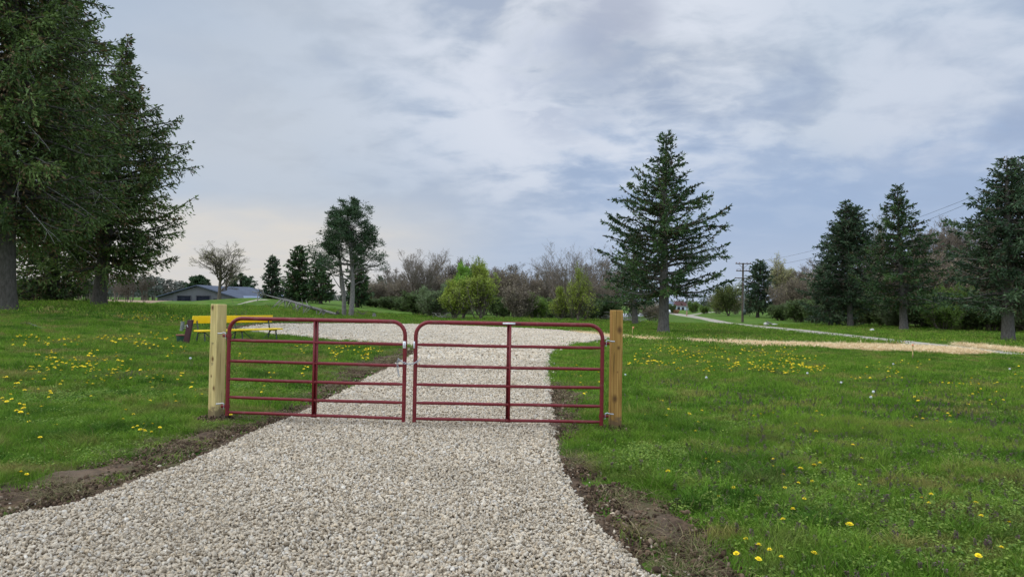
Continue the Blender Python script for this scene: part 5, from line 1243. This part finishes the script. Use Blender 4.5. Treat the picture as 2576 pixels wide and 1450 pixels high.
# ------------------------------------------------------------------ gravel stones
def gravel():
    rng = np.random.default_rng(1)
    rocks = []
    for k in range(14):
        v, f = rock(200 + k, 2 if k < 8 else 1, .62, 13, .42, .82); rocks.append(mesh_np('stone_shape', [(v, f, 0)], [M['stone']]))
    P_, S_ = [], []
    def band(y0, y1, sp, s0, s1, hi, layers=1):
        x0, x1 = -y1 * .85 - 2, y1 * .5 + 3
        for l in range(layers):
            gx, gy = np.meshgrid(np.arange(max(x0, DRIVE[:, 0].min()), min(x1, DRIVE[:, 0].max()), sp), np.arange(y0, y1, sp)); x = gx.ravel() + rng.uniform(-.5, .5, gx.size) * sp; y = gy.ravel() + rng.uniform(-.5, .5, gx.size) * sp
            k = np.abs(x) < y * .80 + 1.2; x, y = x[k], y[k]
            sd = dist_drive(x, y); k = sd > (-.035 + (fnoise(x * 3, y * 3, 8) - .5) * .16 + (rng.random(len(x)) > .975) * -.45 * rng.random(len(x))); x, y, sd = x[k], y[k], sd[k]
            z = terr(x, y) + .035 * np.clip((sd + .06) / .14, 0.15, 1) + (fnoise(x * 1.3, y * 1.3, 9) - .5) * .05 * np.clip(sd * 4, 0, 1) + rng.uniform(-.004, hi, len(x)) + l * .012
            s = rng.uniform(s0, s1, len(x)) * np.where(rng.random(len(x)) < .14, 1.45, 1)
            P_.append(np.stack([x, y, z], -1)); S_.append(s[:, None] * np.ones((1, 3)))
    band(2.4, 6.5, .0205, .013, .034, .022, 2)
    band(6.5, 11, .026, .018, .038, .018, 1); band(6.5, 11, .036, .022, .042, .024, 1)
    band(11, 18, .036, .034, .052, .020, 1)
    band(18, 48, .070, .065, .10, .02, 1)
    p = np.concatenate(P_); s = np.concatenate(S_); n = len(p); print('stones', n)
    rot = rng.uniform(0, 6.28, (n, 3)); rot[:, :2] = rng.normal(0, .8, (n, 2))
    idx = np.where(p[:, 1] < 9, rng.integers(0, 8, n), rng.integers(8, 14, n))
    scatter('gravel', 'loose pale limestone gravel covering the drive and pad', p, rot, s, idx, rocks)
gravel()
def clods():
    rng = np.random.default_rng(6); rocks = []
    for k in range(6):
        v, f = rock(300 + k, 2, .6, 8, .7, 1.0); rocks.append(mesh_np('clod_shape', [(v, f, 0)], [M['clod']]))
    n = 26000; pp = []
    for poly, m in ((SOIL_L, 14000), (SOIL_R, 8500)):
        a, b = poly.min(0), poly.max(0); q = a + rng.random((m * 4, 2)) * (b - a); q = q[sdist(poly, q[:, 0], q[:, 1]) > -.05]; q = q[fnoise(q[:, 0] * 1.5, q[:, 1] * 1.5, 71) > .42]; q = q[q[:, 1] > 2]; pp.append(q[:m])
    for c, r, m in ((PL, .34, 420), (PR, .32, 420)): pp.append(np.array(c) + rng.normal(0, r * .55, (m, 2)))
    q = np.concatenate(pp); q = q[dist_drive(q[:, 0], q[:, 1]) < -.03]; n = len(q)
    z = terr(q[:, 0], q[:, 1]) + .022 + rng.uniform(0, .02, n); near = np.minimum(np.hypot(*(q - PL).T), np.hypot(*(q - PR).T)); z += .05 * np.exp(-(near / .2) ** 2)
    s = (rng.gamma(1.6, .0065, n) + .006).clip(.006, .05)[:, None] * np.ones((1, 3)); rot = rng.uniform(0, 6.28, (n, 3))
    scatter('soil_clods', 'crumbled lumps of brown soil beside the gravel', np.stack([q[:, 0], q[:, 1], z], -1), rot, s, rng.integers(0, 6, n), rocks)
clods()

# ------------------------------------------------------------------ grass
M['dryblade'] = leafmat('dry_grass_wisps', [(0, (.16, .11, .06)), (.5, (.10, .11, .035)), (1, (.30, .23, .12))], .2)
def grass():
    rng = np.random.default_rng(2)
    near = [tuft('blade_tuft', 400 + k, 120, .17, .045, .10, .0045, .55) for k in range(5)]
    mid = [tuft('blade_tuft', 410 + k, 110, .30, .05, .09, .010, .5) for k in range(4)]
    far = [tuft('blade_tuft', 420 + k, 110, .75, .045, .085, .028, .5) for k in range(3)]
    tall = [tuft('tall_tuft', 430 + k, 90, .10, .12, .24, .006, .55) for k in range(3)]
    soilpolys = [SOIL_L, SOIL_R]
    def gen(y0, y1, sp, wid, base, k, s=(.8, 1.25), thin=1.0):
        x = np.arange(-y1 * wid - 1, y1 * wid + 1, sp); gx, gy = np.meshgrid(x, np.arange(y0, y1, sp)); x = gx.ravel() + rng.uniform(-.5, .5, gx.size) * sp; y = gy.ravel() + rng.uniform(-.5, .5, gx.size) * sp
        ok = np.abs(x) < y * wid + 1; x, y = x[ok], y[ok]
        ok = dist_drive(x, y) < (-.14 if y1 < 30 else -.3); x, y = x[ok], y[ok]
        den = np.ones(len(x))
        for sp_ in soilpolys:
            sd = sdist(sp_, x, y) + (fnoise(x * 1.6, y * 1.6, 77) - .5) * .5; den = np.minimum(den, np.interp(sd, [-.22, -.02, .12], [1, .4, .05]))
        for c in (PL, PR): den = np.minimum(den, np.interp(np.hypot(x - c[0], y - c[1]), [.2, .42], [.03, 1]))
        for po in (PATH, STRAW, STRAW2):
            if y1 > 16: den = np.minimum(den, np.interp(sdist(po, x, y), [-.25, .0], [1, .0]))
        if y1 > 16: den = np.minimum(den, np.interp(sdist(STRAW3, x, y), [-.2, .0], [1, .35])); den = np.minimum(den, np.interp(sdist(BARE_P, x, y), [-.3, 0], [1, .1]))
        den *= thin; ok = rng.random(len(x)) < den; x, y, den = x[ok], y[ok], den[ok]
        n = len(x); hn = fnoise(x * .7, y * .7, 90); hh = np.interp(hn, [.3, .5, .7], [.55, .95, 1.7]) * rng.uniform(.7, 1.3, n) * np.interp(den, [0, .5, 1], [.6, .75, 1])
        w = rng.uniform(*s, n); S = np.stack([w, w, hh], -1); rot = np.zeros((n, 3)); rot[:, 2] = rng.uniform(0, 6.28, n); rot[:, :2] = rng.normal(0, .12, (n, 2))
        return np.stack([x, y, terr(x, y) - .002], -1), rot, S, base + rng.integers(0, k, n)
    dry = [tuft('dry_tuft', 440 + k, 46, .10, .015, .05, .0045, 2.2, 'dryblade') for k in range(3)]
    V = near + mid + far + tall + dry
    out = [gen(2.4, 9.5, .085, .80, 0, 5), gen(9.5, 26, .20, .80, 5, 4), gen(26, 75, .62, .80, 9, 3, (.9, 1.4))]
    # taller clumps
    q = []
    for u, v, n_, r in [(1690, 1085, 55, .35), (1640, 1050, 25, .25), (1760, 1190, 30, .3), (1850, 1260, 50, .4), (1640, 1240, 25, .3), (2200, 1330, 60, .5), (1980, 1180, 30, .4), (2450, 1200, 30, .4), (100, 955, 45, .5), (290, 960, 35, .5), (220, 862, 30, .5),
                        (400, 870, 25, .4), (330, 1080, 45, .35), (480, 1150, 20, .25), (730, 860, 30, .6), (840, 860, 30, .6), (950, 866, 26, .5), (540, 1010, 20, .25), (445, 1020, 25, .3), (120, 1150, 25, .35), (1290, 1000, 0, .1), (1600, 1000, 20, .3), (1500, 1110, 15, .2)]:
        c = gps([(u, v)])[0]; q.append(c + rng.normal(0, r, (n_, 2)))
    q = np.concatenate(q); q = q[(dist_drive(q[:, 0], q[:, 1]) < -.35)]
    for sp_ in soilpolys: q = q[sdist(sp_, q[:, 0], q[:, 1]) < -.05]; n = len(q); w = rng.uniform(.7, 1.1, n); rot = np.zeros((n, 3)); rot[:, 2] = rng.uniform(0, 6.28, n); rot[:, :2] = rng.normal(0, .2, (n, 2))
    out.append((np.concatenate([q, (terr(q[:, 0], q[:, 1]) - .003)[:, None]], 1), rot, np.stack([w, w, w * rng.uniform(.6, 1, n)], -1), 12 + rng.integers(0, 3, n)))
    q = []
    for poly, m in ((SOIL_L, 650), (SOIL_R, 420)):
        a, b = poly.min(0), poly.max(0); w = a + rng.random((m * 5, 2)) * (b - a); sd = sdist(poly, w[:, 0], w[:, 1]); w = w[(sd > -.3) & (fnoise(w[:, 0] * 2, w[:, 1] * 2, 33) > .45)]; q.append(w[w[:, 1] > 2][:m])
    q = np.concatenate(q); q = q[dist_drive(q[:, 0], q[:, 1]) < -.12]; n = len(q); w = rng.uniform(.7, 1.4, (n, 1)); rot = np.zeros((n, 3)); rot[:, 2] = rng.uniform(0, 6.28, n)
    out.append((np.concatenate([q, (terr(q[:, 0], q[:, 1]) + .03)[:, None]], 1), rot, w * np.ones((1, 3)), 15 + rng.integers(0, 3, n)))
    p = np.concatenate([o[0] for o in out]); print('tufts', len(p))
    scatter('grass', 'short green spring grass of the lawn', p, np.concatenate([o[1] for o in out]), np.concatenate([o[2] for o in out]), np.concatenate([o[3] for o in out]), V)
BARE_P = gps([(560, 838), (640, 822), (700, 816), (850, 815), (1000, 817), (1000, 814), (850, 812), (740, 810), (640, 812), (560, 822)])
grass()
def straw():
    rng = np.random.default_rng(8); var = []
    for k in range(3): var.append(tuft('straw_tuft', 500 + k, 40, .16, .01, .045, .010, 3.0, 'strawblade'))
    M_ = []
    for po, m in ((STRAW, 5200), (STRAW2, 1500), (STRAW3, 500)):
        a, b = po.min(0), po.max(0); q = a + rng.random((m * 12, 2)) * (b - a); sd = sdist(po, q[:, 0], q[:, 1]); q = q[(sd > -.12) & ((sd > .1) | (rng.random(len(q)) < .5))][:m]; M_.append(q)
    q = np.concatenate(M_); n = len(q); z = terr(q[:, 0], q[:, 1]) + .04; rot = np.zeros((n, 3)); rot[:, 2] = rng.uniform(0, 6.28, n); rot[:, :2] = rng.normal(0, .2, (n, 2))
    scatter('straw_mulch', 'loose orange straw lying on the strips', np.stack([q[:, 0], q[:, 1], z], -1), rot, rng.uniform(.8, 1.6, (n, 1)) * np.ones((1, 3)), rng.integers(0, 3, n), var)
M['strawblade'] = leafmat('straw_stems', [(0, (.45, .30, .13)), (.5, (.70, .53, .30)), (1, (.85, .72, .48))], .2)
straw()

# ------------------------------------------------------------------ flowers
def flower_mesh(name, seed, r=.021, h=.10):
    rng = np.random.default_rng(seed); n = 26; a = np.arange(n) / n * 6.283 + rng.normal(0, .05, n); parts = []
    bx, by = rng.normal(0, .012, 2); q = np.linspace(0, 1, 4)[:, None]
    v, f = tubes(np.concatenate([bx * q ** 2, by * q ** 2, h * q - .02 * (1 - q)], 1), np.full(4, .0022), 4); parts.append((v, f, 1))
    for lay, (rr, dz, up) in enumerate(((1.0, 0, .12), (.75, .003, .5), (.42, .006, 1.2))):
        d = np.stack([np.cos(a + lay), np.sin(a + lay), np.full(n, up)], -1); c = np.array([bx, by, h + dz]) + d * [.001, .001, 0]
        L = r * rr * rng.uniform(.85, 1.1, n); d = nrm(d); sd = nrm(np.cross(d, [0, 0, 1.])); w = L * .24
        V = np.stack([c, c + d * (L * .55)[:, None] + sd * w[:, None] * .7, c + d * L[:, None] + sd * w[:, None] * .5, c + d * L[:, None] - sd * w[:, None] * .5, c + d * (L * .55)[:, None] - sd * w[:, None] * .7], 1).reshape(-1, 3)
        parts.append((V, np.arange(5 * n).reshape(n, 5), 0))
    k = 8; an = np.arange(k) / k * 6.283; V = np.concatenate([[[bx, by, h - .008]], np.stack([bx + .006 * np.cos(an), by + .006 * np.sin(an), np.full(k, h + .002)], -1)]); parts.append((V, np.stack([np.zeros(k, int), 1 + np.arange(k), 1 + (np.arange(k) + 1) % k], -1), 1))
    return mesh_np(name, parts, [M['dand'], M['stem']])
def flowers():
    rng = np.random.default_rng(12); ms = [flower_mesh('dandelion', 600 + k, .016 + .0025 * (k % 3), .06 + .012 * k) for k in range(5)]
    reg = [('R', 1590, 2010, 872, 932, 300, .045), ('R', 1820, 2080, 900, 935, 90, .03), ('R', 1620, 2575, 935, 1100, 58, 0), ('R', 1560, 2575, 1100, 1440, 42, 0), ('R', 2050, 2575, 905, 1000, 52, .03), ('R', 1570, 2350, 838, 868, 50, .015),
           ('M', 620, 960, 868, 905, 38, 0), ('M', 800, 975, 878, 925, 62, 0), ('M', 600, 800, 905, 1010, 22, 0), ('M', 780, 900, 950, 985, 12, 0), ('M', 1395, 1505, 890, 990, 22, 0),
           ('L', 0, 440, 853, 882, 120, 0), ('L', 60, 310, 900, 948, 105, 0), ('L', 0, 512, 930, 1070, 90, 0), ('L', 0, 400, 1070, 1150, 9, 0), ('L', 380, 460, 840, 900, 22, 0), ('L', 300, 480, 786, 806, 90, .06), ('L', 580, 760, 775, 800, 40, 0)]
    pts = []
    for g, u0, u1, v0, v1, n, sl in reg:
        # flowers grow in drifts: several around each seed point
        k = max(2, n // 4); cu = rng.uniform(u0, u1, k); cv = rng.uniform(v0, v1, k); i = rng.integers(0, k, n)
        u = cu[i] + rng.normal(0, (u1 - u0) * .045, n); v = cv[i] + rng.normal(0, (v1 - v0) * .10, n) + (u - u0) * sl
        for a, b in zip(u, v): pts.append((g, a, b))
    for a, b in [(62, 1214), (40, 1215), (104, 1125), (138, 1080), (1276, 0), (1660, 1304), (1990, 1316), (1983, 1340), (2036, 1188), (2460, 1440), (2160, 1242), (2185, 1080), (580, 1060)]:
        if b: pts.append(('L' if a < 700 else 'R', a, b))
    q = gps([(a, b) for g, a, b in pts]); q += 0
    keep = (dist_drive(q[:, 0], q[:, 1]) < -.12) & (sdist(STRAW, q[:, 0], q[:, 1]) < -.05) & (sdist(PATH, q[:, 0], q[:, 1]) < -.05) & (q[:, 1] > 2)
    for s in (SOIL_L, SOIL_R): keep &= sdist(s, q[:, 0], q[:, 1]) < .06
    gr = [p[0] for p, k in zip(pts, keep) if k]; q = q[keep]; d = np.hypot(q[:, 0], q[:, 1]); o = np.argsort(d); z = terr(q[:, 0], q[:, 1])
    lab = {'R': ('yellow dandelion in flower on the lawn right of the amber post', 'dandelions on the right lawn'), 'M': ('yellow dandelion in flower on the grass seen through the gates', 'dandelions behind the gates'), 'L': ('yellow dandelion in flower on the lawn left of the pale post', 'dandelions on the left lawn')}
    print('dandelions', len(q))
    for i in o[:300]:
        ob = link('dandelion', ms[int(rng.integers(0, 5))], None, (q[i, 0], q[i, 1], z[i])); ob.rotation_euler = (rng.normal(0, .12) + .1, rng.normal(0, .12), rng.uniform(0, 6.28)); s = rng.uniform(.85, 1.2) * (1.2 if d[i] > 9 else 1.0); ob.scale = (s, s, rng.uniform(.8, 1.2))
        tag(ob, lab[gr[i]][0], 'flower', lab[gr[i]][1])
    r = o[300:]; n = len(r); w = rng.uniform(1.2, 1.55, (n, 1))
    scatter('dandelions', 'distant yellow dandelions scattered over the lawn', np.stack([q[r, 0], q[r, 1], z[r]], -1), np.stack([rng.normal(0, .15, n) + .1, rng.normal(0, .15, n), rng.uniform(0, 6, n)], -1), w * np.ones((1, 3)), rng.integers(0, 5, n), ms)
    # seed heads
    def clock(k, r=.024, h=.2):
        rg = np.random.default_rng(k); n = 220; d = rdir(rg, n); dv = diamonds(d * r * .25 + [0, 0, h], d + rg.normal(0, .1, (n, 3)), r * .8, r * .22, rg)
        sm = bmesh.new(); bmesh.ops.create_icosphere(sm, subdivisions=2, radius=r * .80); v = np.array([x.co[:] for x in sm.verts]) + [0, 0, h]; f = np.array([[x.index for x in fc.verts] for fc in sm.faces]); sm.free()
        st = tubes([(0.0, 0, -.02), (.01, 0, h * .5), (0, 0, h - r * .5)], [.0028] * 3, 5); return v, f, dv, st
    for k, (u, v, lab_) in enumerate([(478, 930, 'white dandelion seed head on a tall stem left of the pale post'), (2030, 950, 'white dandelion seed head behind the yellow drift on the right lawn'), (2115, 975, 'white seed head alone in mid lawn right of the straw stake row'),
                                      (2190, 1015, 'lower of two close white dandelion seed heads on the right lawn'), (2196, 1000, 'upper of two close white dandelion seed heads on the right lawn'), (2246, 925, 'small white dandelion seed head just below the straw strip'),
                                      (1776, 962, 'white dandelion seed head below the thick yellow drift'), (1572, 955, 'small white dandelion seed head just right of the amber post'), (2539, 938, 'white dandelion seed head near the right edge below the straw'), (1153, 0, '')]):
        if not v: continue
        c = gps([(u, v)])[0]; t = thing('seed_head', lab_, 'flower', (c[0], c[1], tz(c[0], c[1])), 0, None); vv, ff, dv, st = clock(k, .026, .11 if k else .24)
        link('head', mesh_np('head', [(vv, ff, 0), (dv[0], dv[1], 0)], [M['clock']]), t); solid('stem', [st], M['stem'], t)
flowers()
def herbs():
    """purple nettles and clover mixed into the right hand lawn"""
    rng = np.random.default_rng(31)
    def nettle(k):
        rg = np.random.default_rng(k); parts = []; h = rg.uniform(.07, .12)
        st = tubes([(0, 0, -.01), (.004, 0, h * .5), (0, .003, h)], [.0025] * 3, 4); parts.append((*st, 1))
        n = 46; z = h * (.45 + .55 * rg.random(n) ** .7); a = rg.uniform(0, 6.28, n); p = np.stack([.003 * np.cos(a), .003 * np.sin(a), z], -1); d = np.stack([np.cos(a), np.sin(a), rg.uniform(-.5, .3, n)], -1)
        dv = diamonds(p, d, rg.uniform(.009, .018, n) * (1.2 - .5 * z / h), .010, rg, rg.random(n), flat=np.array([0, 0, 1.]) + rg.normal(0, .3, (n, 3))); parts.append((dv[0], dv[1], 0, dv[2]))
        return mesh_np('nettle_shape', parts, [M['nettle'], M['stem']])
    def clover(k):
        rg = np.random.default_rng(k); n = 60; a = rg.uniform(0, 6.28, n); r = .11 * np.sqrt(rg.random(n)); p = np.stack([r * np.cos(a), r * np.sin(a), rg.uniform(.02, .07, n)], -1)
        dv = diamonds(p, np.concatenate([rg.normal(size=(n, 2)), rg.normal(.2, .3, (n, 1))], 1), rg.uniform(.014, .026, n), .016, rg, rg.random(n), flat=np.array([0, 0, 1.]) + rg.normal(0, .35, (n, 3)))
        return mesh_np('clover_shape', [(dv[0], dv[1], 0, dv[2])], [M['clover']])
    V = [nettle(k) for k in range(4)] + [clover(10 + k) for k in range(4)]
    pos, idx = [], []
    def add(u0, u1, v0, v1, n, lo, hi, clump=.35):
        k = max(3, n // 14); c = gps(np.stack([rng.uniform(u0, u1, k), rng.uniform(v0, v1, k)], -1)); q = c[rng.integers(0, k, n)] + rng.normal(0, clump, (n, 2)); pos.append(q); idx.append(rng.integers(lo, hi, n))
    add(2050, 2650, 960, 1150, 1100, 0, 4, .8); add(1750, 2600, 1000, 1250, 800, 0, 4, .7); add(1900, 2650, 1200, 1460, 260, 0, 4, .4); add(1700, 2100, 1050, 1450, 160, 0, 4, .3); add(1560, 2100, 900, 1000, 120, 0, 4, .4); add(150, 400, 950, 1010, 60, 0, 4, .2)
    add(1700, 2600, 1040, 1450, 900, 4, 8, .35); add(1560, 1680, 1140, 1190, 120, 4, 8, .16); add(2080, 2220, 1380, 1450, 90, 4, 8, .10); add(0, 500, 900, 1200, 300, 4, 8, .4); add(600, 980, 880, 1000, 160, 4, 8, .4)
    q = np.concatenate(pos); i = np.concatenate(idx); k = (dist_drive(q[:, 0], q[:, 1]) < -.25) & (q[:, 1] > 2)
    for s in (SOIL_L, SOIL_R, STRAW, STRAW2, PATH): k &= sdist(s, q[:, 0], q[:, 1]) < -.05
    q, i = q[k], i[k]; n = len(q); s = rng.uniform(.8, 1.3, (n, 1)) * np.ones((1, 3)); rot = np.stack([rng.normal(0, .15, n), rng.normal(0, .15, n), rng.uniform(0, 6, n)], -1)
    scatter('lawn_weeds', 'purple nettles and clover growing through the lawn', np.stack([q[:, 0], q[:, 1], terr(q[:, 0], q[:, 1])], -1), rot, s, i, V)
herbs()
for h in list(HOLD.values()):
    if not h[1]:
        for c in list(h[0].children): bpy.data.objects.remove(c)
        bpy.data.objects.remove(h[0])
